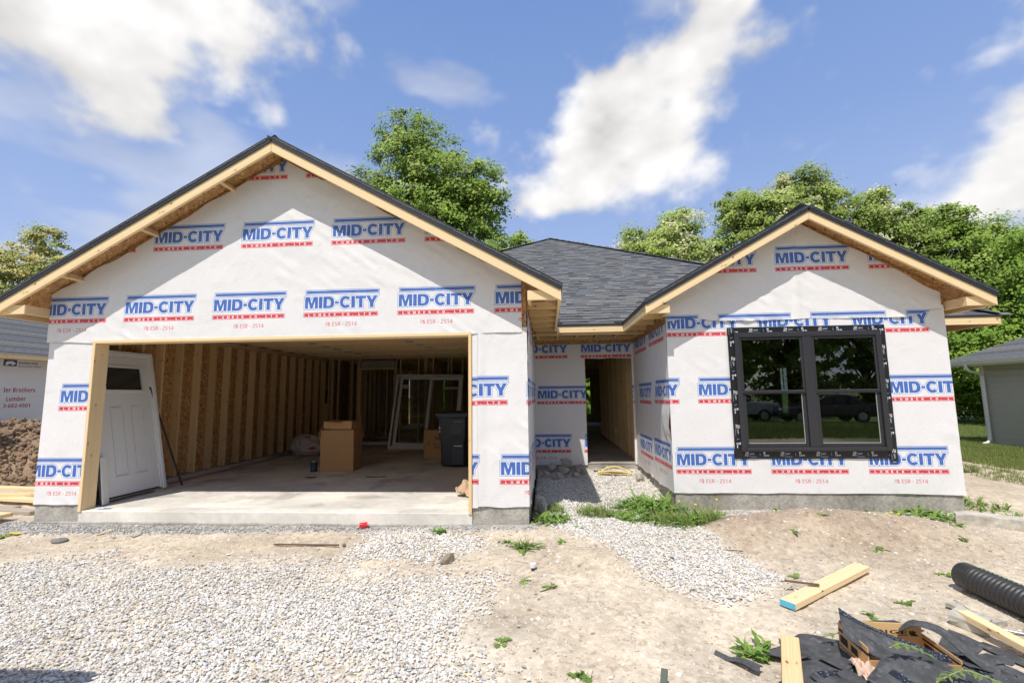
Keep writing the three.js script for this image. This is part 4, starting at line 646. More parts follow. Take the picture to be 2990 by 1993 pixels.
rock('concrete_chunk', 'tan flat chip lying near the left garage pier', 'chunk', -4.25, 0.33, [0.13, 0.014, 0.05], 327, 0, std({ color: new THREE.Color(0.55, 0.46, 0.34) }));

// ================================================================ plants on the site
const leafMats = {};
function leafMat(c, tr = 0.35) { return new THREE.MeshPhysicalMaterial({ color: c, vertexColors: true, roughness: 0.75, transmission: tr, thickness: 0, side: THREE.DoubleSide, ior: 1.2 }); }
const greenLeaf = leafMat(0xffffff, 0.3);
// blade: bent strip from base p along direction d
function strip(out, p, d, len, wid, bend, tone, seg = 4, lobes = 0) {
  const side = new THREE.Vector3(-d.z, 0, d.x); if (side.lengthSq() < 1e-4) side.set(1, 0, 0); side.normalize();
  const q = p.clone(), v = d.clone().normalize(), base = out.pos.length / 3;
  for (let k = 0; k <= seg; k++) {
    const t = k / seg; let w = wid * (lobes ? (0.35 + 0.65 * Math.sin(Math.PI * Math.pow(t, 0.8))) * (k % 2 ? 1.25 : 0.6) : Math.max(0.02, 1 - t * t)); if (k === seg) w *= 0.1;
    out.pos.push(q.x - side.x * w, q.y, q.z - side.z * w, q.x + side.x * w, q.y, q.z + side.z * w); for (let s = 0; s < 2; s++) out.col.push(...tone);
    if (k < seg) { const a = base + k * 2; out.idx.push(a, a + 1, a + 3, a, a + 3, a + 2); }
    q.addScaledVector(v, len / seg); v.y -= bend / seg; v.normalize();
  }
}
const blank = () => ({ pos: [], col: [], idx: [] });
function stripGeo(o) { const g = new THREE.BufferGeometry(); g.setAttribute('position', new THREE.Float32BufferAttribute(o.pos, 3)); g.setAttribute('color', new THREE.Float32BufferAttribute(o.col, 3)); g.setIndex(o.idx); g.computeVertexNormals(); return g; }
const grassTone = (r) => { const t = r(), v = rr(0.75, 1.25, r); return t < 0.7 ? [0.19 * v, 0.29 * v, 0.06 * v] : t < 0.85 ? [0.27 * v, 0.33 * v, 0.09 * v] : [0.40 * v, 0.36 * v, 0.18 * v]; };
const weedTone = (r) => { const v = rr(0.7, 1.3, r); return [0.19 * v, 0.32 * v, 0.06 * v]; };
function clump(name, label, x, z, rad, nb, h, leaves, seed, group, flowers = 0) {
  const r = rngOf(seed), g = thing(name, label, name.includes('grass') ? 'grass' : 'weed', [x, gh(x, z) - 0.004, z], 0, group), o = blank(), d = new THREE.Vector3(), p = new THREE.Vector3(), y0 = gh(x, z);
  const root = () => { const a = r() * 6.283, q = Math.sqrt(r()) * rad; p.set(Math.cos(a) * q, 0, Math.sin(a) * q * 0.8); p.y = gh(x + p.x, z + p.z) - y0; };
  for (let i = 0; i < nb; i++) { root(); const a = r() * 6.283, t = rr(0.1, 1.2, r); d.set(Math.cos(a) * t, 1, Math.sin(a) * t); strip(o, p, d, h * (0.3 + 0.9 * r() * r() + 0.2 * noise3(p.x * 9 + seed, p.z * 9, 1)), rr(0.0018, 0.0042, r), rr(0.4, 2.2, r), grassTone(r)); }
  if (nb) mesh(g, 'blades', stripGeo(o), greenLeaf);
  if (leaves) { const l = blank(); for (let i = 0; i < leaves; i++) { root(); const a = r() * 6.283, t = rr(0.5, 1.6, r); d.set(Math.cos(a) * t, 1, Math.sin(a) * t); strip(l, p, d, h * rr(0.55, 1.15, r), rr(0.012, 0.022, r), rr(0.9, 2.2, r), weedTone(r), 7, 1); } mesh(g, 'leaves', stripGeo(l), greenLeaf); }
  for (let i = 0; i < flowers; i++) { root(); const f = mesh(g, 'flower', new THREE.SphereGeometry(0.016, 8, 5).scale(1, 0.5, 1), std({ color: new THREE.Color(0.85, 0.60, 0.03) })); f.position.set(p.x, p.y + h * 0.75, p.z); strut(g, 'flower_stalk', std({ color: new THREE.Color(0.15, 0.22, 0.06) }), [p.x, p.y, p.z], [p.x + 0.001, p.y + h * 0.75, p.z], 0.003, 0.003); }
  return g;
}
clump('weed_clump', 'big bushy bright green weed beside the porch gravel and bedroom corner', 2.25, -0.88, 0.36, 80, 0.30, 300, 401);
clump('grass_tuft', 'long grass tuft drooping over the end of the porch gravel', 1.55, -0.55, 0.26, 520, 0.26, 14, 402);
clump('grass_tuft', 'tall bright grass clump with yellow flowers at the end of the walkway gravel', 2.55, -0.12, 0.34, 900, 0.28, 60, 403, undefined, 3);
clump('grass_tuft', 'low grass between the drooping tuft and the flowering grass', 2.05, -0.4, 0.32, 380, 0.17, 140, 404);
clump('weed_clump', 'leafy weeds and grass growing at the garage corner', 0.97, -0.24, 0.23, 170, 0.17, 120, 405);
clump('grass_tuft', 'grass growing round the upright grey rock', 0.98, -0.72, 0.17, 220, 0.2, 20, 406);
clump('grass_tuft', 'spiky grass tuft in bare soil before the garage corner', 0.68, 0.68, 0.10, 90, 0.2, 22, 407);
clump('weed_clump', 'small green weed on the far edge of the gravel heap', -0.28, 0.28, 0.07, 8, 0.1, 26, 408);
clump('weed_clump', 'leafy weed beside the curled shingle strip', 2.22, 2.46, 0.11, 14, 0.14, 46, 409);
clump('weed_clump', 'broad leafy weed beside the concrete curb piece', 5.55, -0.62, 0.32, 60, 0.22, 90, 410);
clump('weed_clump', 'low green weeds with yellow dandelion flowers along the bedroom footing', 4.85, -0.62, 0.42, 130, 0.10, 70, 411, undefined, 4);
clump('grass_tuft', 'grass growing at the far corner of the bedroom footing', 6.55, -1.15, 0.34, 260, 0.17, 40, 412);
clump('grass_tuft', 'thin grass along the bedroom footing by the stem wall corner', 2.95, -0.55, 0.18, 130, 0.14, 10, 413);
clump('weed_clump', 'dark leafy weed at the near edge of the bare soil', 1.78, 2.92, 0.12, 10, 0.09, 34, 414);
[[1.12, 2.74, 0.05, 14], [0.62, 2.42, 0.03, 8], [-5.35, 0.55, 0.12, 60], [-5.05, 0.95, 0.05, 16], [1.05, 0.62, 0.04, 12], [0.45, 0.52, 0.05, 12], [1.3, 0.12, 0.05, 10], [3.45, 0.45, 0.03, 10], [3.9, 0.15, 0.05, 12], [4.15, 0.65, 0.05, 12], [3.6, -0.2, 0.05, 16], [3.05, 1.25, 0.03, 8], [4.3, 1.2, 0.05, 10], [4.45, 1.55, 0.04, 10], [5.3, 0.1, 0.08, 20], [5.1, 0.45, 0.05, 12], [3.55, 1.75, 0.03, 8], [3.2, 1.95, 0.03, 8], [0.95, 1.55, 0.04, 9], [0.72, 1.45, 0.04, 9], [6.1, -0.3, 0.14, 40], [6.7, -0.6, 0.2, 60], [6.0, 0.35, 0.08, 20]].forEach(([x, z, q, n], i) => clump('weed_sprig', 'thin green sprig sprouting from the bare soil', x, z, q, n, 0.09, Math.ceil(n * 0.4), 430 + i, 'sprigs in the bare soil'));

// ================================================================ things in the garage
{ // front door unit leaning on the left wall
  const g = thing('entry_door', 'white panelled entry door with small dark window leaning in its frame on the garage studs', 'door', [-4.955, 0.028, -0.335]); g.rotation.set(-0.196, Math.PI / 2, 0, 'YXZ');
  const b = (p, n, m, x0, x1, y0, y1, z0, z1, c = 0.004) => board(p, n, m, [x0, y0, z0], [x1, y1, z1], c);
  b(g, 'jamb', M.white, 0, 0.045, 0, 2.07, -0.072, 0); b(g, 'jamb', M.white, 0.905, 0.95, 0, 2.07, -0.072, 0); b(g, 'head_jamb', M.white, 0.0455, 0.9045, 2.03, 2.07, -0.072, 0);
  b(g, 'brick_mould', M.white, -0.03, 0.02, 0, 2.10, 0.0005, 0.028); b(g, 'brick_mould', M.white, 0.93, 0.985, 0, 2.10, 0.0005, 0.028); b(g, 'brick_mould', M.white, 0.0205, 0.9295, 2.05, 2.10, 0.0005, 0.027);
  b(g, 'threshold', M.steel, 0.0455, 0.9045, 0, 0.022, -0.072, 0.02); b(g, 'door_sweep', M.black, 0.05, 0.9, 0.0225, 0.04, -0.06, -0.012);
  const panels = [[0.20, 0.415, 0.30, 1.30], [0.535, 0.75, 0.30, 1.30]], lite = [0.17, 0.78, 1.52, 1.86];
  const leaf = mesh(g, 'door_leaf', withHoles(rect(0.05, 0.90, 0.041, 2.025), [...panels, lite].map((p) => rect(...p).reverse()), -0.05, -0.008), M.white);
  for (const p of panels) { b(leaf, 'panel', M.white, p[0] + 0.001, p[1] - 0.001, p[2] + 0.001, p[3] - 0.001, -0.045, -0.030); b(leaf, 'raised_panel', M.white, p[0] + 0.03, p[1] - 0.03, p[2] + 0.03, p[3] - 0.03, -0.0295, -0.012, 0.012); }
  const gl = b(leaf, 'window_pane', new THREE.MeshPhysicalMaterial({ color: new THREE.Color(0.03, 0.032, 0.03), roughness: 0.08, specularIntensity: 1 }), lite[0], lite[1], lite[2], lite[3], -0.036, -0.030, 0.001);
  for (const [x0, x1, y0, y1] of [[lite[0] - 0.03, lite[1] + 0.03, lite[3] - 0.005, lite[3] + 0.03], [lite[0] - 0.03, lite[1] + 0.03, lite[2] - 0.03, lite[2] + 0.005], [lite[0] - 0.03, lite[0] + 0.005, lite[2] + 0.0055, lite[3] - 0.0055], [lite[1] - 0.005, lite[1] + 0.03, lite[2] + 0.0055, lite[3] - 0.0055]]) b(leaf, 'window_trim', M.white, x0, x1, y0, y1, -0.0075, 0.004);
  const w = solo('wood_block', 'short offcut of raw wood under the leaning entry door', 'wood block', plankGeo(0.09, 0.026, 0.16), M.wood); w.position.set(-5.0, 0.0125, -1.22);
  const p = solo('white_sheet', 'narrow white board standing behind the garage jamb beside the entry door', 'board', plankGeo(0.012, 0.62, 0.14), M.white); p.position.set(-4.93, 0.318, -0.28); p.rotation.set(0.0, 0.3, 0.12);
}
{ const p = new THREE.Vector3(-4.9, 0.012, -1.584), q = new THREE.Vector3(-5.27, 1.57, -1.245), c = new THREE.CylinderGeometry(0.014, 0.014, p.distanceTo(q), 10); const m = solo('black_pole', 'thin black pole leaning beside the entry door', 'pole', c, M.black); m.position.copy(p).add(q).multiplyScalar(0.5); m.quaternion.setFromUnitVectors(new THREE.Vector3(0, 1, 0), q.clone().sub(p).normalize()); }
const cardTex = (seed, marks) => canvas(512, 512, (c, w, h) => { const r = rngOf(seed); c.fillStyle = 'rgb(176,136,94)'; c.fillRect(0, 0, w, h); for (let k = 0; k < 900; k++) { c.fillStyle = r() < 0.5 ? 'rgba(150,112,74,0.10)' : 'rgba(200,160,114,0.10)'; c.fillRect(r() * w, r() * h, 2 + r() * 40, 1 + r() * 3); } for (let i = 0; i < w; i += 7) { c.fillStyle = 'rgba(140,104,68,0.05)'; c.fillRect(i, 0, 2, h); } marks?.(c, w, h); });
const card = std({ map: scaled(cardTex(1), 1, 1), roughness: 0.9, side: THREE.DoubleSide });
const flap = (parent, w, h, x, y, z, rx, ry, mat = card) => { const g = plankGeo(w, h, 0.006, 0.001); g.translate(0, -h / 2, 0); const m = mesh(parent, 'flap', g, mat); m.position.set(x, y, z); m.rotation.set(rx, ry, 0); return m; };
{
  const g = thing('cardboard_box', 'tall brown cardboard box with a folded flap on the garage floor', 'box', [-3.0, 0, -3.17], 0.04);
  for (const [x0, x1, z0, z1] of [[-0.315, 0.315, 0.214, 0.22], [-0.315, 0.315, -0.22, -0.214], [-0.315, -0.309, -0.2135, 0.2135], [0.309, 0.315, -0.2135, 0.2135]]) board(g, 'side_panel', card, [x0, 0.001, z0], [x1, 0.76, z1], 0.001);
  flap(g, 0.63, 0.31, 0, 0.762, 0.226, -0.03, 0); flap(g, 0.42, 0.26, 0.318, 0.74, 0.0, 0.5, Math.PI / 2); flap(g, 0.42, 0.25, -0.318, 0.70, 0.0, -0.9, Math.PI / 2);
  const t = thing('cardboard_box', 'shallow brown cardboard carton resting on the tall box', 'box', [-3.0, 0.772, -3.18], -0.05);
  board(t, 'carton', std({ map: cardTex(2, (c) => { c.fillStyle = 'rgba(70,55,40,0.75)'; c.fillRect(250, 420, 26, 5); c.lineWidth = 5; c.strokeStyle = 'rgba(70,55,40,0.75)'; c.strokeRect(300, 400, 24, 24); }), roughness: 0.9, color: new THREE.Color(1.22, 1.22, 1.2) }), [-0.285, 0, -0.2], [0.275, 0.15, 0.19], 0.002);
  const f = flap(t, 0.30, 0.2, -0.05, 0.175, 0.1, -1.45, 0.05); f.position.y = 0.165; flap(t, 0.3, 0.14, 0.306, 0.152, 0.04, 0.35, Math.PI / 2);
}
{ const g = thing('paint_can', 'small black paint can standing beside the tall cardboard box', 'can', [-3.43, 0.0, -2.96]); const m = (n, r, h, y, mat) => { const q = mesh(g, n, new THREE.CylinderGeometry(r, r, h, 24), mat); q.position.y = y; }; m('body', 0.06, 0.185, 0.0935, M.black); m('label', 0.0606, 0.08, 0.075, std({ color: new THREE.Color(0.02, 0.045, 0.09), roughness: 0.4 })); m('rim', 0.062, 0.012, 0.187, M.steel); m('lid', 0.054, 0.004, 0.1955, M.steel); }
{ // crumpled sack against the left wall
  const g = new THREE.SphereGeometry(1, 56, 36), p = g.attributes.position, v = new THREE.Vector3(), col = [];
  for (let i = 0; i < p.count; i++) { v.fromBufferAttribute(p, i); const n = fbm(v.x * 2 + 3, v.y * 2, v.z * 2, 4), c = Math.abs(noise3(v.x * 5, v.y * 5 + 2, v.z * 5) - 0.5) + Math.abs(noise3(v.x * 11, v.y * 11 + 2, v.z * 11) - 0.5) * 0.5; const s = 0.72 + n * 0.5 - c * 0.3; p.setXYZ(i, v.x * 0.47 * s, Math.max(0.004, (v.y * 0.5 + 0.42) * 0.52 * s), v.z * 0.36 * s); const red = noise3(v.x * 1.7 + 7, v.y * 3, v.z * 2) > 0.66; col.push(...(red ? [0.52, 0.10, 0.08] : [0.62, 0.55, 0.50])); }
  g.setAttribute('color', new THREE.Float32BufferAttribute(col, 3)); g.computeVertexNormals();
  solo('plastic_sack', 'crumpled white and red plastic sack against the garage stud wall', 'sack', g, std({ vertexColors: true, roughness: 0.5 })).position.set(-4.78, 0.0, -5.35);
}
{ // patio door unit leaning on the back wall
  const g = thing('patio_door', 'white framed sliding patio door wrapped in film leaning on the back garage studs', 'patio door', [-3.22, 0.045, -6.38]); g.rotation.set(-0.29, 0, -0.02);
  const b = (n, x0, x1, y0, y1, z0, z1, m = M.whiteVinyl) => board(g, n, m, [x0, y0, z0], [x1, y1, z1], 0.003);
  b('frame', 0, 0.055, 0, 2.02, -0.12, 0); b('frame', 1.80, 1.855, 0, 2.02, -0.12, 0); b('frame', 0.0555, 1.7995, 1.965, 2.02, -0.12, 0); b('sill', 0.0555, 1.7995, 0, 0.055, -0.12, 0);
  for (const [a, c, z] of [[0.11, 1.0, -0.03], [0.94, 1.7995, -0.075]]) { b('sash', a, a + 0.07, 0.056, 1.9645, z - 0.035, z); b('sash', c - 0.07, c, 0.056, 1.9645, z - 0.035, z); b('sash', a + 0.0705, c - 0.0705, 1.885, 1.9645, z - 0.035, z); b('sash', a + 0.0705, c - 0.0705, 0.056, 0.14, z - 0.035, z);
    const pane = mesh(g, 'pane', new THREE.BoxGeometry(c - a - 0.13, 1.76, 0.004), new THREE.MeshPhysicalMaterial({ transmission: 1, thickness: 0, roughness: 0.04, ior: 1.6, color: 0xdfe8e4 })); pane.position.set((a + c) / 2, 1.01, z - 0.018); }
  b('sticker', 0.19, 0.34, 1.62, 1.73, -0.045, -0.0435, std({ color: new THREE.Color(0.62, 0.42, 0.40) })); b('sticker', 1.36, 1.72, 1.62, 1.69, -0.088, -0.0865, std({ color: new THREE.Color(0.55, 0.36, 0.32) }));
  const r = rngOf(8); for (let k = 0; k < 26; k++) { const x0 = 0.15 + r() * 0.7, y = 0.2 + r() * 1.6; const m = board(g, 'film_crease', M.gasket, [x0, y, -0.028], [x0 + 0.1 + r() * 0.3, y + 0.004, -0.0265], 0.0005); m.rotation.z = (r() - 0.5) * 0.12; }
  const s = solo('wood_strip', 'raw timber strip under the wrapped patio door', 'board', plankGeo(1.8, 0.038, 0.089), M.woodB); s.position.set(-2.3, 0.0195, -6.42);
}
{ const tex = cardTex(5, (c) => { c.fillStyle = 'rgba(52,40,30,0.85)'; for (const [y, w] of [[120, 150], [140, 130], [160, 110], [300, 120], [322, 150]]) c.fillRect(250, y, w, 9); c.lineWidth = 6; c.strokeStyle = 'rgba(52,40,30,0.85)'; c.beginPath(); c.arc(110, 240, 34, 0, 7); c.stroke(); c.beginPath(); c.moveTo(110, 215); c.lineTo(110, 262); c.stroke(); c.font = 'bold 46px sans-serif'; c.fillText('Am', 230, 275); });
  const g = thing('shipping_carton', 'brown printed shipping carton standing behind the dark wheeled bin', 'box', [-1.58, 0, -4.85], 0.05); const m = board(g, 'carton', std({ map: tex, roughness: 0.9 }), [-0.23, 0.001, -0.15], [0.25, 0.62, 0.15], 0.003); const u = m.geometry.attributes.uv, p = m.geometry.attributes.position; for (let i = 0; i < u.count; i++) u.setXY(i, (p.getX(i) + 0.24) / 0.48, (p.getY(i) + 0.31) / 0.62); board(g, 'tape_strip', std({ color: new THREE.Color(0.40, 0.31, 0.2), roughness: 0.3 }), [-0.02, 0.6205, -0.15], [0.03, 0.6215, 0.15], 0.0003); }
{ // wheeled bin
  const g = thing('wheeled_bin', 'dark blue-black wheeled rubbish bin standing inside the garage', 'bin', [-0.86, 0, -3.62], -0.12), mat = std({ color: new THREE.Color(0.016, 0.020, 0.032), roughness: 0.42 });
  const body = new THREE.BufferGeometry(), prof = [[0.23, 0.21, 0.03], [0.245, 0.225, 0.06], [0.255, 0.245, 0.5], [0.275, 0.26, 0.52], [0.29, 0.29, 0.93], [0.31, 0.31, 0.95], [0.31, 0.31, 0.985]], pos = [], idx = [], R = 0.045, S = 5;
  prof.forEach(([hw, hd, y]) => { for (let q = 0; q < 4; q++) for (let k = 0; k < S; k++) { const a = (q + k / (S - 1)) * Math.PI / 2, cx = [1, -1, -1, 1][q], cz = [1, 1, -1, -1][q]; pos.push(cx * (hw - R) + Math.cos(a) * R, y, cz * (hd - R) + Math.sin(a) * R); } });
  const n = 4 * S; for (let j = 0; j + 1 < prof.length; j++) for (let i = 0; i < n; i++) { const a = j * n + i, b = j * n + ((i + 1) % n); idx.push(a, a + n, b, b, a + n, b + n); } for (let i = 1; i + 1 < n; i++) idx.push(0, i, i + 1);
  body.setAttribute('position', new THREE.Float32BufferAttribute(pos, 3)); body.setIndex(idx); body.computeVertexNormals(); mesh(g, 'body', body, mat);
  const lid = mesh(g, 'lid', new THREE.BoxGeometry(0.64, 0.05, 0.66, 8, 2, 8), mat); { const p = lid.geometry.attributes.position; for (let i = 0; i < p.count; i++) if (p.getY(i) > 0.02) p.setY(i, 0.02 + 0.05 * (1 - (p.getX(i) / 0.33) ** 2) * (1 - (p.getZ(i) / 0.34) ** 2)); lid.geometry.computeVertexNormals(); } lid.position.set(0, 1.012, 0);
  for (const s of [-1, 1]) { const w = mesh(g, 'wheel', new THREE.CylinderGeometry(0.11, 0.11, 0.05, 24).rotateZ(Math.PI / 2), M.black); w.position.set(s * 0.26, 0.111, -0.24); }
  board(g, 'handle', mat, [-0.28, 0.93, -0.40], [0.28, 0.96, -0.37]); for (const s of [-0.25, 0.25]) board(g, 'handle_arm', mat, [s - 0.015, 0.92, -0.37], [s + 0.015, 0.965, -0.31]);
  board(g, 'front_rib', mat, [-0.03, 0.62, 0.262], [0.22, 0.82, 0.283], 0.01); board(g, 'grab_recess', M.black, [0.03, 0.40, 0.236], [0.22, 0.52, 0.256], 0.004); board(g, 'grab_bar', M.steel, [0.03, 0.405, 0.2565], [0.20, 0.422, 0.262], 0.003); board(g, 'front_panel', mat, [-0.02, 0.06, 0.225], [0.225, 0.38, 0.247], 0.012);
  for (const [y, h] of [[0.80, 0.05], [0.73, 0.05], [0.67, 0.03]]) board(g, 'painted_mark', M.whiteVinyl, [-0.262, y, 0.262], [-0.240, y + h, 0.2775], 0.001);
  board(g, 'name_plate', std({ color: new THREE.Color(0.16, 0.17, 0.19) }), [0.02, 0.865, 0.281], [0.2, 0.89, 0.2895], 0.002);
}
function crumple(w, d, h, seed, nx = 26) { const g = new THREE.PlaneGeometry(w, d, nx, nx).rotateX(-Math.PI / 2), p = g.attributes.position; for (let i = 0; i < p.count; i++) { const x = p.getX(i), z = p.getZ(i), e = Math.max(Math.abs(x / w), Math.abs(z / d)) * 2; p.setXYZ(i, x + (noise3(x * 12 + seed, z * 12, 1) - 0.5) * w * 0.3, 0.004 + h * Math.abs(fbm(x * 7 / w * 0.5 + seed, z * 7 / d * 0.5, seed, 3) - 0.35) * 2.2 * (1 - 0.5 * e) + h * 0.25 * noise3(x * 40, z * 40, seed), z + (noise3(x * 12, z * 12 + seed, 2) - 0.5) * d * 0.3); } g.computeVertexNormals(); return g; }
const paper = std({ color: new THREE.Color(0.52, 0.38, 0.25), roughness: 0.9, side: THREE.DoubleSide }), pink = std({ color: new THREE.Color(0.66, 0.47, 0.36), roughness: 0.85, side: THREE.DoubleSide });
solo('crumpled_paper', 'crumpled brown paper bag on the garage floor beside the jamb', 'paper bag', crumple(0.34, 0.3, 0.2, 3), paper).position.set(-0.17, 0, -0.98);
solo('crumpled_paper', 'small grey wad of wrapping inside the garage jamb', 'paper', crumple(0.14, 0.2, 0.16, 9), std({ color: new THREE.Color(0.2, 0.21, 0.2), side: THREE.DoubleSide })).position.set(-0.06, 0, -1.2);
{ // film strip along the foot of the left wall
  const g = new THREE.PlaneGeometry(0.16, 3.2, 10, 120).rotateX(-Math.PI / 2), p = g.attributes.position; for (let i = 0; i < p.count; i++) { const x = p.getX(i), z = p.getZ(i); p.setXYZ(i, x + (noise3(z * 3, 1, 1) - 0.5) * 0.08, 0.006 + 0.045 * sstep(0.02, -0.07, x) + 0.018 * noise3(x * 30, z * 9, 4), z); } g.computeVertexNormals();
  solo('plastic_film', 'strip of thin clear plastic film along the foot of the garage wall', 'film', g, std({ color: new THREE.Color(0.50, 0.48, 0.46), roughness: 0.3, side: THREE.DoubleSide })).position.set(-5.33, 0, -3.1);
  solo('paper_scrap', 'bluish paper scrap on the slab at the foot of the left jamb', 'paper', crumple(0.2, 0.06, 0.02, 5), std({ color: new THREE.Color(0.55, 0.58, 0.68), side: THREE.DoubleSide })).position.set(-4.72, 0.001, -0.1);
}
{ // yellow plastic frame in the porch
  const y = std({ color: new THREE.Color(0.66, 0.53, 0.24), roughness: 0.7 }), g = thing('yellow_plastic_frame', 'broken yellow plastic tool frame lying in the porch gravel', 'plastic frame', [2.1, gh(2.1, -2.75) + 0.012, -2.75], -0.15); g.rotation.x = 0.15;
  const tube = (n, pts, r) => mesh(g, n, new THREE.TubeGeometry(new THREE.CatmullRomCurve3(pts.map((p) => new THREE.Vector3(...p))), 24, r, 8), y);
  tube('handle', [[-0.24, 0.04, -0.02], [-0.16, 0.09, -0.06], [-0.06, 0.115, -0.09], [0.06, 0.115, -0.09], [0.17, 0.08, -0.06], [0.25, 0.04, -0.02]], 0.016); board(g, 'base_bar', y, [-0.28, 0, -0.01], [0.28, 0.06, 0.05], 0.012); tube('rail', [[-0.25, 0.06, 0.03], [0, 0.085, 0.05], [0.25, 0.06, 0.03]], 0.016); for (const x of [-0.27, 0.25]) board(g, 'foot', y, [x - 0.025, -0.03, -0.02], [x + 0.025, 0.075, 0.08], 0.01); board(g, 'dark_strip', M.black, [-0.22, 0.008, 0.0505], [0.2, 0.03, 0.056], 0.002);
}
// ================================================================ things lying on the site
const at = (x, z) => gh(x, z);
function lyingBoard(name, label, p, q, w, t, mat, extra) {           // flat board from p to q ([x, y, z] of its middle line)
  const g = thing(name, label, 'board', [0, 0, 0]), m = strut(g, 'timber', mat, p, q, w, t, undefined, 0.004); extra?.(g, m); return g;
}
{ // blue ended board
  const a = [2.685, at(2.685, 1.85) + 0.035, 1.85], b = [3.66, at(3.66, 1.15) + 0.045, 1.15];
  lyingBoard('lumber_offcut', 'short yellow timber offcut with a blue painted end lying on the soil', a, b, 0.115, 0.045, M.wood, (g, m) => { const e = mesh(m, 'blue_end', plankGeo(0.004, 0.0445, 0.1145, 0.001), std({ color: new THREE.Color(0.10, 0.46, 0.66), roughness: 0.6 })); e.position.x = -m.geometry.boundingBox?.max.x || -Math.hypot(0.975, 0.7, 0) / 2 - 0.003; });
  const s = solo('bark_splinter', 'dark brown wood splinter lying across the blue ended offcut', 'stick', plankGeo(0.24, 0.008, 0.03), M.rust); place(s, 2.93, at(2.93, 1.6) + 0.075, 1.58, 0, -0.25, -0.02);
}
solo('rusty_rod', 'thin rusty metal rod lying on the soil before the garage', 'rod', new THREE.CylinderGeometry(0.009, 0.009, 0.71, 8).rotateZ(Math.PI / 2), M.rust).position.set(-1.62, at(-1.62, 0.68) + 0.02, 0.68);
{ const g = thing('crushed_can', 'crushed red drink carton lying at the garage footing', 'litter', [-1.24, at(-1.24, 0.09) + 0.012, 0.09], 0.4); const c = new THREE.CylinderGeometry(0.033, 0.03, 0.085, 16, 5).rotateZ(Math.PI / 2), p = c.attributes.position; for (let i = 0; i < p.count; i++) { const n = noise3(p.getX(i) * 40, p.getY(i) * 40, p.getZ(i) * 40); p.setXYZ(i, p.getX(i) * (0.85 + n * 0.3), p.getY(i) * (0.8 + n * 0.5) + 0.025, p.getZ(i) * (0.7 + n * 0.7)); } c.computeVertexNormals(); mesh(g, 'shell', c, std({ color: new THREE.Color(0.62, 0.03, 0.045), roughness: 0.35 })); const l = mesh(g, 'torn_lining', crumple(0.06, 0.05, 0.03, 4, 8), std({ color: new THREE.Color(0.6, 0.36, 0.32), side: THREE.DoubleSide })); l.position.set(-0.055, 0, 0.015); }
{ const g = thing('survey_marker', 'small white capped survey pin standing in the bare soil', 'marker', [0.79, at(0.79, 1.23), 1.23]); const a = mesh(g, 'cap', new THREE.CylinderGeometry(0.03, 0.027, 0.03, 20), M.white); a.position.y = 0.045; const b = mesh(g, 'stem', new THREE.CylinderGeometry(0.012, 0.012, 0.05, 12), M.rust); b.position.y = 0.015; }
for (const [x, z, l, a, lab] of [[0.93, 1.62, 0.17, 0.6, 'dark twig on the bare soil'], [2.05, 0.95, 0.12, -0.9, 'dark twig lying on the walkway gravel'], [2.72, 0.72, 0.2, -0.45, 'dark twig at the edge of the mound of earth'], [2.35, 1.72, 0.12, -0.3, 'dark sliver near the end of the walkway gravel'], [-0.62, 0.75, 0.13, 1.1, 'thin twig standing out of the gravel heap'], [0.46, 2.78, 0.2, -0.8, 'yellow straw at the edge of the driveway gravel']]) { const m = solo('twig', lab, 'twig', new THREE.CylinderGeometry(0.003, 0.006, l, 6).rotateZ(Math.PI / 2), lab.includes('yellow') ? M.wood : M.rust); place(m, x, at(x, z) + 0.012, z, 0, a, 0.06); }
{ const m = solo('dark_stake', 'end of a dark green timber sticking up at the picture edge by leafy weeds', 'stake', plankGeo(0.035, 0.02, 0.3), std({ color: new THREE.Color(0.10, 0.12, 0.09) })); place(m, 1.52, at(1.52, 2.95) + 0.05, 2.93, 0.3, -0.3, 0.1); }
{ // corrugated drain pipe
  const pts = [], L = 2.6, K = 0.66; pts.push(new THREE.Vector2(0.138, 0)); pts.push(new THREE.Vector2(0.152, 0.002)); pts.push(new THREE.Vector2(0.152, 0.11)); for (let y = 0.11; y < L; y += 0.036) { pts.push(new THREE.Vector2(0.146, y + 0.003), new THREE.Vector2(0.142, y + 0.009), new THREE.Vector2(0.146, y + 0.014), new THREE.Vector2(0.158, y + 0.018), new THREE.Vector2(0.1595, y + 0.025), new THREE.Vector2(0.157, y + 0.032)); } pts.push(new THREE.Vector2(0.138, L), new THREE.Vector2(0.134, L - 0.01), new THREE.Vector2(0.134, 0.01), new THREE.Vector2(0.138, 0));
  for (const p of pts) p.x *= K;
  const g = thing('drain_pipe', 'black corrugated plastic drain pipe with a green stripe lying on the soil', 'pipe', [4.24, at(4.24, 1.8) + 0.104, 1.46], -0.02);
  const lathe = new THREE.LatheGeometry(pts, 48).rotateX(Math.PI / 2), m = mesh(g, 'corrugated_tube', lathe, std({ color: new THREE.Color(0.03, 0.03, 0.03), roughness: 0.42 }));
  // the stripe is a thin ribbon following the ribs
  const P = [], I = [], A0 = 1.28, A1 = 1.44, line = pts.slice(1, -4); line.forEach((p) => { for (const a of [A0, (A0 + A1) / 2, A1]) P.push(Math.cos(a) * (p.x + 0.0012), Math.sin(a) * (p.x + 0.0012), p.y); }); for (let k = 0; k + 1 < line.length; k++) for (let j = 0; j < 2; j++) { const a = k * 3 + j; I.push(a, a + 3, a + 1, a + 1, a + 3, a + 4); }
  const s = new THREE.BufferGeometry(); s.setAttribute('position', new THREE.Float32BufferAttribute(P, 3)); s.setIndex(I); s.computeVertexNormals(); mesh(g, 'stripe', s, std({ color: new THREE.Color(0.14, 0.24, 0.15), roughness: 0.6, side: THREE.DoubleSide }));
}
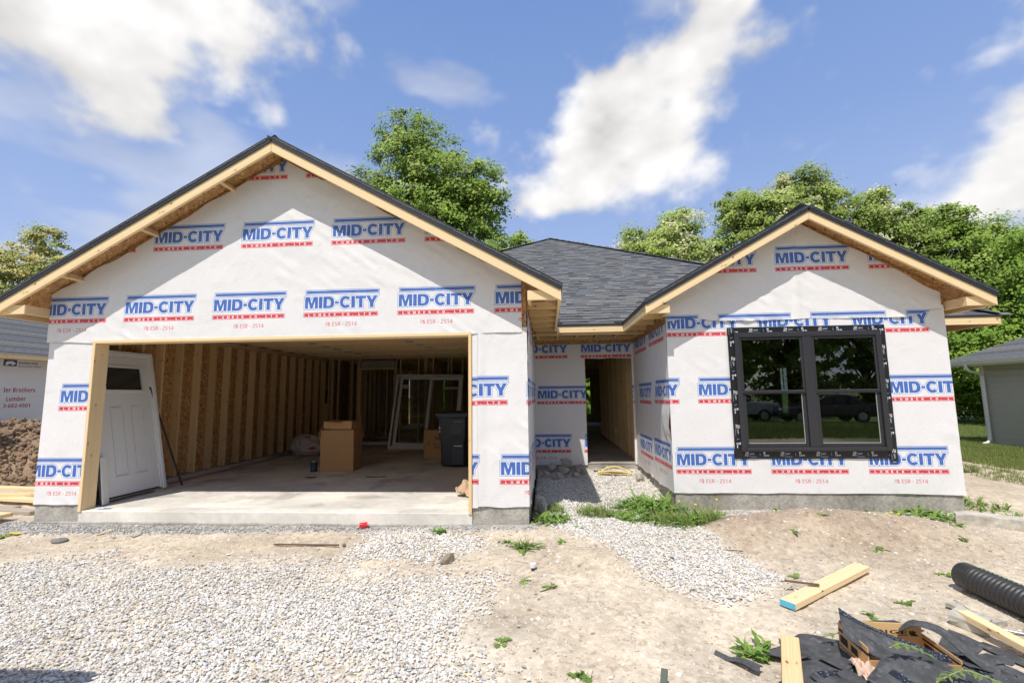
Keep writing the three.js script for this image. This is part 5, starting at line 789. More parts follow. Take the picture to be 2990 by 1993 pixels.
{ // concrete pieces at the right
  const slabG = (w, h, d, seed) => { const g = new THREE.BoxGeometry(w, h, d, 28, 6, 12), p = g.attributes.position; for (let i = 0; i < p.count; i++) { const x = p.getX(i), y = p.getY(i), z = p.getZ(i), n = (fbm(x * 9 + seed, y * 9, z * 9, 3) - 0.5); p.setXYZ(i, x + n * 0.05, y + n * 0.035 - 0.02 * sstep(w * 0.4, w * 0.5, Math.abs(x)) * Math.sign(y), z + n * 0.05); } g.computeVertexNormals(); const u = g.attributes.uv; for (let i = 0; i < u.count; i++) u.setXY(i, p.getX(i), p.getZ(i) + p.getY(i)); return g; };
  const m = solo('concrete_curb', 'long broken piece of white concrete curb lying at the right of the mound', 'concrete', slabG(0.95, 0.13, 0.2, 2), std({ map: TX.concrete, color: new THREE.Color(1.25, 1.24, 1.2) })); place(m, 6.02, at(6, -0.1) + 0.05, -0.05, 0.04, -0.58, 0.02);
  const n = solo('concrete_chunk', 'squared white concrete chunk at the end of the pale board', 'chunk', slabG(0.13, 0.10, 0.17, 5), std({ map: TX.concrete, color: new THREE.Color(1.2, 1.2, 1.17) })); place(n, 3.75, at(3.75, 2.1) + 0.048, 2.09, 0.1, 0.5, 0.06);
  const o = solo('concrete_chunk', 'thin broken concrete piece between the chunk and the drain pipe', 'chunk', slabG(0.1, 0.035, 0.3, 7), std({ map: TX.concrete, color: new THREE.Color(1.15, 1.13, 1.08) })); place(o, 3.9, at(3.9, 1.95) + 0.02, 1.93, 0, 0.25, 0);
  const rod = solo('rebar_piece', 'ribbed grey steel bar lying beside the drain pipe', 'rod', new THREE.CylinderGeometry(0.008, 0.008, 0.5, 8).rotateZ(Math.PI / 2), M.steel); place(rod, 4.0, at(4, 2.2) + 0.012, 2.2, 0, -0.6, 0);
}
lyingBoard('pale_board', 'long pale squared timber resting on the concrete chunk', [3.72, at(3.72, 2.1) + 0.085, 2.06], [3.83, at(3.85, 3.4) + 0.03, 3.4], 0.075, 0.045, M.wood);
lyingBoard('weathered_board', 'flat worn timber board lying on the black felt scraps', [2.44, at(2.44, 2.36) + 0.06, 2.37], [1.98, at(2, 3.4) + 0.05, 3.35], 0.10, 0.03, M.woodB);
// ---- roofing felt scraps and the open carton
function sheetGeo(outline, hgt, nx = 26) {                           // outline in x, z; hgt(x, z) height above ground; thickness 3 mm
  const s = new THREE.Shape(outline.map((p) => new THREE.Vector2(p[0], p[1]))); let g = new THREE.ShapeGeometry(s);
  // refine: split triangles until edges are short
  let P = [], q = g.toNonIndexed().attributes.position; for (let i = 0; i < q.count; i++) P.push([q.getX(i), q.getY(i)]);
  for (let pass = 0; pass < 12; pass++) { const O = []; let split = false; for (let i = 0; i < P.length; i += 3) { const t = [P[i], P[i + 1], P[i + 2]], e = [0, 1, 2].map((k) => Math.hypot(t[k][0] - t[(k + 1) % 3][0], t[k][1] - t[(k + 1) % 3][1])), k = e.indexOf(Math.max(...e)); if (e[k] > 0.03) { split = true; const a = t[k], b = t[(k + 1) % 3], c = t[(k + 2) % 3], m = [(a[0] + b[0]) / 2, (a[1] + b[1]) / 2]; O.push(a, m, c, m, b, c); } else O.push(...t); } P = O; if (!split) break; }
  const pos = [], uv = []; for (const off of [0.0015, -0.0015]) for (let i = 0; i < P.length; i += 3) for (const k of off > 0 ? [0, 2, 1] : [0, 1, 2]) { const [x, z] = P[i + k]; pos.push(x, at(x, z) + hgt(x, z) + off, z); uv.push(x, z); }
  g = new THREE.BufferGeometry(); g.setAttribute('position', new THREE.Float32BufferAttribute(pos, 3)); g.setAttribute('uv', new THREE.Float32BufferAttribute(uv, 2)); g = mergeVertices(g, 1e-5); g.computeVertexNormals(); return g;
}
function scrap(label, outline, hgt, mat = M.felt, marks = []) {
  const g = thing('felt_scrap', label, 'roofing felt'); mesh(g, 'sheet', sheetGeo(outline, hgt), mat);
  for (const [ox, oz, w, d, a] of marks) { const q = [[-w, -d], [w, -d], [w, d], [-w, d]].map(([x, z]) => [ox + x * Math.cos(a) - z * Math.sin(a), oz + x * Math.sin(a) + z * Math.cos(a)]); mesh(g, 'printed_band', sheetGeo(q, (x, z) => hgt(x, z) + 0.004), bandMat); }
}
const bandMat = std({ map: canvas(256, 256, (c, w, h) => { const r = rngOf(6); c.fillStyle = 'rgb(34,38,48)'; c.fillRect(0, 0, w, h); for (let k = 0; k < 160; k++) { c.fillStyle = `rgba(${150 + r() * 60},${165 + r() * 60},${190 + r() * 50},${0.25 + r() * 0.5})`; c.fillRect(r() * w, r() * h, 3 + r() * 8, 2 + r() * 16); } }), roughness: 0.4, side: THREE.DoubleSide });
bandMat.map.repeat.set(5, 5);
const wave = (s, a, b = 0.006) => (x, z) => b + a * Math.max(0, fbm(x * 5 + s, z * 5, s, 3) - 0.3);
scrap('flat black felt scraps under the weathered board', [[2.30, 2.42], [2.56, 2.25], [2.80, 2.28], [2.84, 2.42], [2.70, 2.60], [2.72, 2.78], [2.45, 3.0], [2.15, 3.05], [2.2, 2.72], [2.36, 2.6]], wave(1, 0.05));
scrap('torn black felt corner poking out beyond the weathered board', [[2.36, 2.46], [2.40, 2.30], [2.52, 2.52], [2.46, 2.62]], wave(3, 0.09, 0.02));
scrap('narrow black felt piece crossing the flat scraps', [[2.50, 2.56], [2.85, 2.38], [2.90, 2.44], [2.6, 2.66]], wave(5, 0.12, 0.03));
scrap('black felt piece with a printed band in front of the open carton', [[2.38, 2.70], [2.58, 2.56], [2.70, 2.64], [2.66, 2.95], [2.4, 2.98]], wave(7, 0.06, 0.025), M.felt, [[2.5, 2.68, 0.07, 0.022, -0.35]]);
scrap('triangular black felt scrap with a white pebble beside the carton', [[3.56, 2.14], [3.66, 2.30], [3.50, 2.40], [3.30, 2.36]], wave(9, 0.03));
scrap('long strip of black felt lying toward the drain pipe', [[3.58, 2.30], [3.66, 2.27], [3.82, 2.66], [3.72, 2.70]], wave(11, 0.02));
scrap('flat black felt piece behind the open carton', [[3.05, 2.06], [3.30, 2.02], [3.40, 2.16], [3.05, 2.22]], wave(13, 0.03));
scrap('wide black felt sheet draped over the front of the carton pile', [[2.62, 2.80], [2.80, 2.66], [3.10, 2.62], [3.30, 2.46], [3.44, 2.56], [3.56, 2.86], [3.45, 3.2], [2.7, 3.2]], (x, z) => 0.05 + 0.07 * Math.exp(-(((x - 2.95) / 0.25) ** 2) - ((z - 2.72) / 0.18) ** 2) + 0.03 * fbm(x * 6, z * 6, 2, 3), M.felt, [[3.28, 2.74, 0.022, 0.10, -0.25], [2.80, 2.86, 0.02, 0.09, -0.5]]);
{ // carton, open, one side up
  const tex = cardTex(14, (c, w, h) => { c.fillStyle = 'rgb(214,178,126)'; c.fillRect(0, 0, w, h); c.fillStyle = 'rgb(60,46,34)'; c.font = 'bold 92px sans-serif'; c.fillText('INGER', 200, 190); c.fillRect(235, 205, 190, 10); c.beginPath(); c.moveTo(455, 110); c.lineTo(492, 215); c.lineTo(440, 215); c.closePath(); c.fill(); });
  const dk = cardTex(15, (c, w, h) => { c.fillStyle = 'rgb(206,166,112)'; c.fillRect(0, 0, w, h); c.fillStyle = 'rgb(50,42,36)'; c.fillRect(0, 90, w, 60); c.fillRect(30, 200, 140, 150); c.fillRect(220, 215, 120, 130); c.fillRect(0, 420, w, 16); });
  const mk = (t) => std({ map: t, roughness: 0.85 }), g = thing('open_carton', 'open cardboard carton half covered with black roofing felt', 'carton', [2.93, at(2.93, 2.55) + 0.012, 2.55], -0.06); g.scale.y = 0.82;
  const wallP = (n, mat, x0, x1, y0, y1, z0, z1) => { const m = board(g, n, mat, [x0, y0, z0], [x1, y1, z1], 0.001), u = m.geometry.attributes.uv, p = m.geometry.attributes.position, sx = Math.max(x1 - x0, z1 - z0), along = x1 - x0 > z1 - z0 ? 'getX' : 'getZ'; for (let i = 0; i < u.count; i++) u.setXY(i, p[along](i) / sx + 0.5, p.getY(i) / (y1 - y0) + 0.5); return m; };
  wallP('side_panel', mk(tex), -0.21, 0.25, 0.001, 0.205, -0.146, -0.14); const l = wallP('end_panel', mk(dk), -0.216, -0.21, 0.001, 0.19, -0.146, 0.15); wallP('end_panel', mk(dk), 0.25, 0.256, 0.001, 0.14, -0.146, 0.15); wallP('side_panel', mk(cardTex(16)), -0.21, 0.25, 0.001, 0.11, 0.144, 0.15); board(g, 'bottom_panel', mk(cardTex(17)), [-0.209, 0, -0.139], [0.249, 0.006, 0.143], 0.001);
}
{ // felt draped through the carton: a bent ribbon with a thickness
  const rib = (label, pts, half, mat, band) => { const g = thing('felt_scrap', label, 'roofing felt'), c = new THREE.CatmullRomCurve3(pts.map((p) => new THREE.Vector3(p[0], p[1], p[2]))), hw = new THREE.Vector3(...half), N = 40; const build = (w0, w1, lift) => { const P = [], U = [], I = []; for (const side of [0.0015 + lift, -0.0015 + lift]) for (let k = 0; k <= N; k++) { const p = c.getPoint(k / N); for (let j = 0; j <= 8; j++) { const t = lerp(w0, w1, j / 8); P.push(p.x + hw.x * t, p.y + hw.y * t + side + 0.012 * Math.sin(t * 3 + k * 0.2), p.z + hw.z * t); U.push(k / N * 0.8, t * 0.2); } } const M1 = (N + 1) * 9; for (let k = 0; k < N; k++) for (let j = 0; j < 8; j++) { const a = k * 9 + j; I.push(a, a + 9, a + 1, a + 1, a + 9, a + 10); const b = a + M1; I.push(b, b + 1, b + 9, b + 1, b + 10, b + 9); } const q = new THREE.BufferGeometry(); q.setAttribute('position', new THREE.Float32BufferAttribute(P, 3)); q.setAttribute('uv', new THREE.Float32BufferAttribute(U, 2)); q.setIndex(I); q.computeVertexNormals(); return q; };
    mesh(g, 'sheet', build(-1, 1, 0), mat); if (band) mesh(g, 'printed_band', build(band[0], band[1], 0.0045), bandMat); };
  rib('black felt strip curling down from the carton corner with a printed edge', [[2.67, 0.015, 2.52], [2.79, -0.045, 2.58], [2.94, -0.11, 2.66], [3.10, -0.145, 2.71], [3.28, -0.15, 2.68]], [-0.04, -0.04, 0.085], M.felt, [-1, -0.66]);
  rib('black felt strip arched over the carton end panel', [[3.06, -0.07, 2.42], [3.13, -0.005, 2.46], [3.20, -0.02, 2.53], [3.29, -0.10, 2.62], [3.38, -0.15, 2.70]], [0.042, 0.0, -0.038], M.felt);
  solo('pink_wrapper', 'crumpled pink paper wrapper tucked under the carton', 'wrapper', crumple(0.13, 0.22, 0.12, 6), pink).position.set(2.70, at(2.7, 2.68) + 0.01, 2.70);
  solo('pink_wrapper', 'pink paper sheet lying by the corner of the felt', 'wrapper', crumple(0.28, 0.3, 0.04, 8), pink).position.set(3.62, at(3.62, 2.78) + 0.004, 2.74);
  const r = rngOf(66), stalk = (label, pts, n) => { const g = thing('wilted_weed', label, 'weed'), c = new THREE.CatmullRomCurve3(pts.map((p) => new THREE.Vector3(...p))), o = blank(), d = new THREE.Vector3(); mesh(g, 'stem', new THREE.TubeGeometry(c, 16, 0.0035, 6), std({ color: new THREE.Color(0.24, 0.30, 0.10) })); for (let k = 0; k < n; k++) { const p = c.getPoint(0.15 + 0.85 * r()), a = r() * 6.28; d.set(Math.cos(a), 0.3 * r(), Math.sin(a)); strip(o, p, d, rr(0.03, 0.06, r), rr(0.006, 0.011, r), 1.0, [0.20, 0.27, 0.09], 5, 1); } mesh(g, 'leaves', stripGeo(o), greenLeaf); };
  stalk('wilted green weed lying on the draped felt strip', [[2.80, -0.03, 2.72], [2.86, -0.005, 2.72], [2.93, -0.02, 2.74], [2.98, -0.05, 2.78]], 24);
  stalk('long wilted weed across the wide felt sheet', [[2.88, -0.09, 2.92], [2.98, -0.065, 2.89], [3.08, -0.06, 2.86], [3.2, -0.09, 2.90]], 30);
  stalk('thin yellow green stalk beside the carton end', [[2.62, -0.13, 2.40], [2.72, -0.12, 2.38], [2.84, -0.115, 2.36]], 6);
  // curled shingle strip
  rib('curled grey shingle strip lying on the bare soil', [[1.95, at(1.95, 2.44) + 0.006, 2.44], [2.02, at(2.02, 2.5) + 0.012, 2.50], [2.09, at(2.09, 2.59) + 0.03, 2.60], [2.14, at(2.14, 2.66) + 0.045, 2.65]], [0.022, 0.002, -0.02], std({ map: TX.granule, color: new THREE.Color(0.14, 0.145, 0.15), side: THREE.DoubleSide }));
}
// ---- stacked timber and the heap of soil left of the garage
[[-6.9, -0.62, -5.75, -0.42, 0.14, M.greyWood, 'grey weathered board lying beside the garage pier'], [-7.3, -0.16, -5.72, -0.02, 0.19, M.wood, 'thick yellow timber nearest the garage footing'], [-7.4, -0.02, -5.85, 0.14, 0.14, M.woodB, 'flat timber under the thick yellow one'], [-7.8, -1.25, -5.9, -0.85, 0.14, M.wood, 'upper yellow board of the pile by the soil heap'], [-7.8, -1.0, -5.85, -1.3, 0.10, M.woodB, 'crossed thin board on the pile by the soil heap'], [-8.2, -1.55, -6.2, -1.25, 0.12, M.wood, 'long thin board on the back of the timber pile'], [-7.9, -0.75, -6.3, -0.62, 0.14, M.greyWood, 'grey board at the front of the timber pile']].map(([a, b, c, ...q]) => [a - 0.28, b, c - 0.28, ...q]).forEach(([x0, z0, x1, z1, w, m, label], i) => lyingBoard('scrap_timber', label, [x0, at(x0, z0) + 0.03 + 0.05 * (i > 2 && i < 6 ? i - 2 : i === 1 ? 1 : 0), z0], [x1, at(x1, z1) + 0.03 + 0.045 * (i > 2 && i < 6 ? i - 2 : i === 1 ? 1.2 : 0), z1], w, 0.05, m, (g) => { if (i === 3 || i === 4) { const e = mesh(g, 'blue_end', plankGeo(0.03, 0.052, w + 0.004), std({ color: new THREE.Color(0.10, 0.42, 0.60) })); e.position.set(x1, at(x1, z1) + 0.03 + 0.045 * (i - 2), z1); } }));
{ const m = solo('yellow_litter', 'flattened yellow and blue packet on the ground by the timber', 'litter', crumple(0.16, 0.07, 0.02, 2, 10), std({ color: new THREE.Color(0.62, 0.46, 0.06), side: THREE.DoubleSide })); m.position.set(-5.32, at(-5.32, 0.42) + 0.01, 0.42);
  const H = (x, z) => { const d = Math.hypot((x + 10.1) / 1.9, (z + 3.5) / 1.5); return 1.15 * Math.max(0, 1 - d * d) ; };
  const g = new THREE.PlaneGeometry(5, 4, 150, 120).rotateX(-Math.PI / 2), p = g.attributes.position; for (let i = 0; i < p.count; i++) { const x = p.getX(i) - 10.1, z = p.getZ(i) - 3.5, h = H(x, z); p.setXYZ(i, x, -0.28 + h + (h > 0 ? (fbm(x * 2.4, z * 2.4, 3, 5) - 0.45) * 0.7 * Math.min(1, h * 3) : 0), z); } g.computeVertexNormals();
  const heap = thing('soil_heap', 'heap of brown clay clods between the two wrapped houses', 'soil'), brown = std({ map: TX.dirt, color: new THREE.Color(0.36, 0.255, 0.17), roughness: 1 }); mesh(heap, 'mound', g, brown);
  const r = rngOf(44), cl = []; const geos = [501, 502, 503].map((s) => rockGeo(s, 1, 0.8, 0.55)); for (let k = 0; k < 4800; k++) { const a = r() * 6.283, q = Math.sqrt(r()), x = -10.1 + Math.cos(a) * q * 1.95, z = -3.5 + Math.sin(a) * q * 1.55, s = 0.012 + 0.07 * r() ** 6 + 0.02 * r(), h = H(x, z); const c = geos[k % 3].clone(); c.scale(s, s, s); c.rotateY(r() * 6); c.rotateX(r() * 6); c.translate(x, -0.26 + h + (fbm(x * 2.4, z * 2.4, 3, 5) - 0.45) * 0.7 * Math.min(1, h * 3) + s * 0.3, z); cl.push(c); } const clods = mesh(heap, 'clods', mergeGeometries(cl), std({ color: new THREE.Color(0.27, 0.19, 0.125), roughness: 1 })); clods.userData.kind = 'stuff';
}

// more torn bits of felt strewn over and round the flat pile
{ const r = rngOf(303); for (let k = 0; k < 16; k++) { const cx = rr(2.28, 3.5, r), cz = cx > 2.72 && cx < 3.2 ? rr(2.82, 3.05, r) : rr(2.36, 3.0, r), s = rr(0.05, 0.13, r), n = 5, a0 = r() * 6, out = []; for (let i = 0; i < n; i++) { const a = a0 + (i / n) * 6.283, q = s * rr(0.45, 1.15, r); out.push([cx + Math.cos(a) * q, cz + Math.sin(a) * q * 0.7]); } scrap('small torn bit of black roofing felt in the scrap pile', out, wave(20 + k, rr(0.05, 0.16, r), rr(0.03, 0.055, r))); const o = scene.children[scene.children.length - 1]; o.userData.group = 'torn felt bits in the scrap pile'; } }
solo('floor_scrap', 'flat dark scrap lying on the garage floor before the tall box', 'scrap', crumple(0.2, 0.1, 0.012, 12, 8), std({ color: new THREE.Color(0.10, 0.10, 0.10), side: THREE.DoubleSide })).position.set(-3.15, 0.001, -2.3);
solo('floor_scrap', 'ragged dark strip lying in the middle of the garage floor', 'scrap', crumple(0.42, 0.06, 0.015, 15, 10), std({ color: new THREE.Color(0.13, 0.125, 0.12), side: THREE.DoubleSide })).position.set(-2.0, 0.001, -2.35);

// ================================================================ the neighbours
const roofMat = std({ map: TX.granule, color: new THREE.Color(0.13, 0.14, 0.16), roughness: 0.95 });
function slopeCourses(parent, x0, y0, dir, z0, z1, run, hip0, hip1, n) {        // shingle courses on a slope that rises along dir (+1 or -1 in x)
  const th = Math.atan(0.5), L = run / Math.cos(th), step = L / n;
  for (let k = 0; k < n; k++) { const d = (k + 0.5) * step, a = hip0 ? z0 + d * Math.cos(th) : z0, b = hip1 ? z1 - d * Math.cos(th) : z1; if (b - a < 0.1) break; const m = mesh(parent, 'shingle_course', plankGeo(step * 1.2, 0.012, b - a, 0.002), shMat[(k * 5) % 6]); m.rotation.z = dir * (th - 0.05); m.position.set(x0 + dir * d * Math.cos(th), y0 + d * Math.sin(th) + 0.02, (a + b) / 2); }
}
{
  const g = thing('wrapped_house', 'half built house in grey printed building wrap beyond the soil heap', 'house');
  const tex = canvas(1200, 800, (c, w, h) => {                       // 4.5 m by 3 m
    c.fillStyle = 'rgb(214,214,218)'; c.fillRect(0, 0, w, h); const s = w / 4.5, X = (z) => (-z - 2.6) * s, Y = (y) => h - (y + 0.35) * s;
    const txt = (t, z0, z1, y, cap, col, font = 'bold') => { c.save(); c.fillStyle = col; c.font = font + ' 100px sans-serif'; const tw = c.measureText(t).width; c.translate(X(z0), Y(y)); c.scale(((z0 - z1) * s) / tw, (cap * s) / 72); c.fillText(t, 0, 0); c.restore(); };
    const blue = 'rgb(40,62,128)', red = 'rgb(158,42,48)';
    const bear = (z, y, w2) => { c.save(); c.translate(X(z), Y(y)); c.scale(w2 * s, w2 * s); c.fillStyle = 'rgb(226,228,232)'; c.beginPath(); c.moveTo(0.08, 0); c.lineTo(0.1, -0.2); c.quadraticCurveTo(0.16, -0.42, 0.4, -0.40); c.quadraticCurveTo(0.6, -0.46, 0.76, -0.36); c.lineTo(0.95, -0.22); c.lineTo(0.93, -0.14); c.lineTo(0.8, -0.12); c.lineTo(0.78, 0); c.lineTo(0.66, 0); c.lineTo(0.62, -0.14); c.lineTo(0.36, -0.13); c.lineTo(0.3, 0); c.lineTo(0.2, 0); c.lineTo(0.2, -0.1); c.lineTo(0.16, 0); c.closePath(); c.fill(); c.restore(); };
    for (const o of [0, -1.9, 1.4]) {
      c.fillStyle = blue; c.fillRect(X(-4.11 + o), Y(2.335), 0.27 * s, 0.15 * s); bear(-4.13 + o, 2.20, 0.24); txt('BARRICADE', -4.41 + o, -4.83 + o, 2.25, 0.05, blue); txt('BUILDING WRAP', -4.41 + o, -4.90 + o, 2.175, 0.045, blue, 'italic');
      c.fillStyle = blue; c.beginPath(); c.moveTo(X(-4.62 + o), Y(0.52)); c.lineTo(X(-4.62 + o), Y(0.64)); c.lineTo(X(-4.77 + o), Y(0.74)); c.lineTo(X(-4.93 + o), Y(0.64)); c.lineTo(X(-4.93 + o), Y(0.52)); c.closePath(); c.fill(); bear(-4.66 + o, 0.54, 0.25); txt('BAR', -4.96 + o, -5.12 + o, 0.60, 0.05, blue); for (const y of [0.70, 0.665]) { c.fillStyle = 'rgb(110,120,160)'; c.fillRect(X(-4.42 + o), Y(y), 0.16 * s, 0.012 * s); }
    }
    txt('ler Brothers', -4.16, -4.83, 1.58, 0.10, red); txt('Lumber', -4.23, -4.64, 1.375, 0.10, red); txt('3-682-4501', -4.19, -4.76, 1.225, 0.085, red);
    const r = rngOf(3); for (let k = 0; k < 700; k++) { c.fillStyle = r() < 0.5 ? 'rgba(190,190,196,0.16)' : 'rgba(228,228,232,0.16)'; c.fillRect(r() * w, r() * h, 10 + r() * 60, 2 + r() * 5); }
  }, false);
  const wg = new THREE.PlaneGeometry(4.5, 3, 90, 60), p = wg.attributes.position; for (let i = 0; i < p.count; i++) p.setZ(i, (fbm(p.getX(i) * 3, p.getY(i) * 3, 4, 3) - 0.5) * 0.03); wg.computeVertexNormals();
  board(g, 'wall', M.osb, [-19, -0.3, -13], [-11.53, 2.4, 1.2]);
  const w = mesh(g, 'printed_wrap', wg, std({ map: tex, roughness: 0.6 })); w.rotation.y = Math.PI / 2; w.position.set(-11.5, 1.15, -4.85);
  for (const [z0, z1] of [[-2.6, 1.2], [-13, -7.1]]) board(g, 'plain_wrap', std({ color: new THREE.Color(0.62, 0.62, 0.64), roughness: 0.6 }), [-11.529, -0.3, z0], [-11.505, 2.39, z1]);
  board(g, 'fascia_board', M.wood, [-11.12, 2.33, -13.4], [-11.08, 2.44, 1.6]); board(g, 'soffit', M.woodC, [-11.5, 2.34, -13.4], [-11.12, 2.352, 1.6]); board(g, 'drip_edge', M.gasket, [-11.079, 2.42, -13.4], [-11.065, 2.465, 1.6], 0.002);
  const deck = mesh(g, 'roof_deck', prism([[-11.08, 2.45], [-11.08, 2.46], [-15.2, 4.52], [-19.3, 2.46], [-19.3, 2.45]], -13.4, 1.6), roofMat); slopeCourses(g, -11.07, 2.455, -1, -13.4, 1.6, 4.1, false, false, 34);
  const b = thing('utility_box', 'grey metal utility box standing before the wrapped house', 'utility box', [-9.75, gh(-9.75, -2.3) - 0.02, -2.3]); board(b, 'post', M.steel, [-0.04, 0, -0.04], [0.04, 1.0, 0.04]); board(b, 'cabinet', std({ color: new THREE.Color(0.22, 0.23, 0.24), roughness: 0.5 }), [-0.2, 0.98, -0.1], [0.2, 1.72, 0.1], 0.01); board(b, 'lid', M.black, [-0.21, 1.7205, -0.11], [0.21, 1.77, 0.12], 0.01);
}
{
  const g = thing('sided_house', 'finished house with grey lap siding, white gutter and dark hipped roof', 'house'), X = 13.75, zf = -9.05, zn = 3, y0 = -0.3, y1 = 2.06;
  const sid = std({ color: new THREE.Color(0.46, 0.445, 0.41), roughness: 0.7 }), wt = std({ color: new THREE.Color(0.78, 0.78, 0.78), roughness: 0.4 });
  board(g, 'wall', sid, [X + 0.02, y0, zf], [X + 9, y1, zn]);
  const n = 14, st = (y1 - y0) / n; for (let k = 0; k < n; k++) { const m = mesh(g, 'siding_board', plankGeo(0.022, st + 0.015, zn - zf - 0.1, 0.002), sid); m.position.set(X + 0.006, y0 + (k + 0.5) * st, (zf + zn) / 2 + 0.05); m.rotation.z = 0.14; const q = mesh(g, 'siding_board', plankGeo(8.9, st + 0.02, 0.014, 0.002), sid); q.position.set(X + 4.55, y0 + (k + 0.5) * st, zf - 0.006); q.rotation.x = 0.07; }
  board(g, 'corner_trim', wt, [X - 0.03, y0, zf - 0.03], [X + 0.09, y1, zf + 0.1]);
  board(g, 'soffit', wt, [X - 0.42, y1 - 0.0, zf - 0.5], [X + 9, y1 + 0.02, zn + 0.3]); board(g, 'fascia_board', wt, [X - 0.45, y1 - 0.02, zf - 0.5], [X - 0.42, y1 + 0.13, zn + 0.3]);
  const gut = prism([[0, 0], [0.07, 0], [0.07, 0.012], [0.012, 0.012], [-0.02, 0.07], [-0.04, 0.11], [-0.052, 0.11], [-0.032, 0.066]].map(([x, y]) => [x + X - 0.525, y + y1 + 0.02]), zf - 0.5, zn + 0.3); mesh(g, 'gutter', gut, wt); board(g, 'gutter_lip', wt, [X - 0.58, y1 + 0.128, zf - 0.5], [X - 0.455, y1 + 0.138, zn + 0.3], 0.003); board(g, 'gutter_end', wt, [X - 0.57, y1 + 0.02, zf - 0.512], [X - 0.455, y1 + 0.138, zf - 0.5005], 0.002);
  const pipe = (pts) => mesh(g, 'downspout', new THREE.TubeGeometry(new THREE.CatmullRomCurve3(pts.map((p) => new THREE.Vector3(...p)), false, 'catmullrom', 0.2), 60, 0.042, 8), wt);
  pipe([[X - 0.5, y1 + 0.03, zf + 0.12], [X - 0.5, y1 - 0.05, zf + 0.12], [X - 0.42, y1 - 0.16, zf + 0.12], [X - 0.16, y1 - 0.23, zf + 0.12], [X - 0.075, y1 - 0.33, zf + 0.12], [X - 0.075, y1 - 0.9, zf + 0.12], [X - 0.075, 0.2, zf + 0.12], [X - 0.08, -0.08, zf + 0.12], [X - 0.16, -0.16, zf + 0.12], [X - 0.3, -0.2, zf + 0.12]]);
  const e = X - 0.56, ye = y1 + 0.13, A = [e, ye, zf - 0.52], B = [e, ye, zn + 0.4], C = [e + 10, ye, zn + 0.4], Dd = [e + 10, ye, zf - 0.52], R1 = [e + 5, ye + 2.5, zf - 0.52 + 5], R2 = [e + 5, ye + 2.5, zn + 0.4 - 5];
  const tri = [], T = (...v) => v.forEach((q) => tri.push(...q)); T(A, R1, R2, A, R2, B); T(A, Dd, R1); T(B, R2, C); T(C, R2, R1, C, R1, Dd);
  const rg = new THREE.BufferGeometry(); rg.setAttribute('position', new THREE.Float32BufferAttribute(tri, 3)); const uv = []; for (let i = 0; i < tri.length; i += 3) uv.push(tri[i], tri[i + 2]); rg.setAttribute('uv', new THREE.Float32BufferAttribute(uv, 2)); rg.computeVertexNormals(); mesh(g, 'roof_deck', rg, std({ map: TX.granule, color: new THREE.Color(0.13, 0.14, 0.16), side: THREE.DoubleSide }));
  slopeCourses(g, e, ye, 1, zf - 0.52, zn + 0.4, 4.9, true, true, 34);
}

// ================================================================ lawn
{
  const r = rngOf(17), o = blank(), d = new THREE.Vector3(), p = new THREE.Vector3(); for (let k = 0; k < 16; k++) { const a = r() * 6.28, q = r() * 0.07; p.set(Math.cos(a) * q, 0, Math.sin(a) * q); d.set(gauss(r) * 0.5, 1, gauss(r) * 0.5); const v = rr(0.8, 1.25, r), dry = r() < 0.2; strip(o, p, d, rr(0.05, 0.11, r), 0.0032, rr(0.4, 1.4, r), dry ? [0.30 * v, 0.29 * v, 0.12 * v] : [0.19 * v, 0.29 * v, 0.065 * v], 2); }
  const tuft = stripGeo(o), list = [];
  const area = (n, x0, x1, z0, z1, ok) => { for (let i = 0; i < n; i++) { const x = rr(x0, x1, r), z = rr(z0, z1, r); if (ok(x, z)) list.push([x, z]); } };
  area(26000, 8.2, 15, -18, 0, (x, z) => x + 0.6 * noise3(x, z, 1) > 10.3 + 0.12 * (z + 6) && !(x > 13.7 && z > -9.1)); area(9000, 13, 26, -20, -9.2, () => true); area(2500, 6.5, 10.5, -14, -2, (x, z) => fbm(x, z, 3, 2) > 0.52 && x > 8.5); area(9000, -2, 16, 9.5, 17, () => true);
  const im = shade(new THREE.InstancedMesh(tuft, greenLeaf, list.length)); im.name = 'lawn'; im.userData = { kind: 'stuff', label: 'mown green lawn around the sided house', category: 'lawn' };
  const m = new THREE.Matrix4(), q = new THREE.Quaternion(), up = new THREE.Vector3(0, 1, 0); list.forEach(([x, z], i) => { q.setFromAxisAngle(up, r() * 6.28); const s = rr(0.8, 1.4, r) * (z > 9 ? 1.6 : 1); m.compose(new THREE.Vector3(x, gh(x, z) - 0.005, z), q, new THREE.Vector3(s, s, s)); im.setMatrixAt(i, m); }); scene.add(im);
}

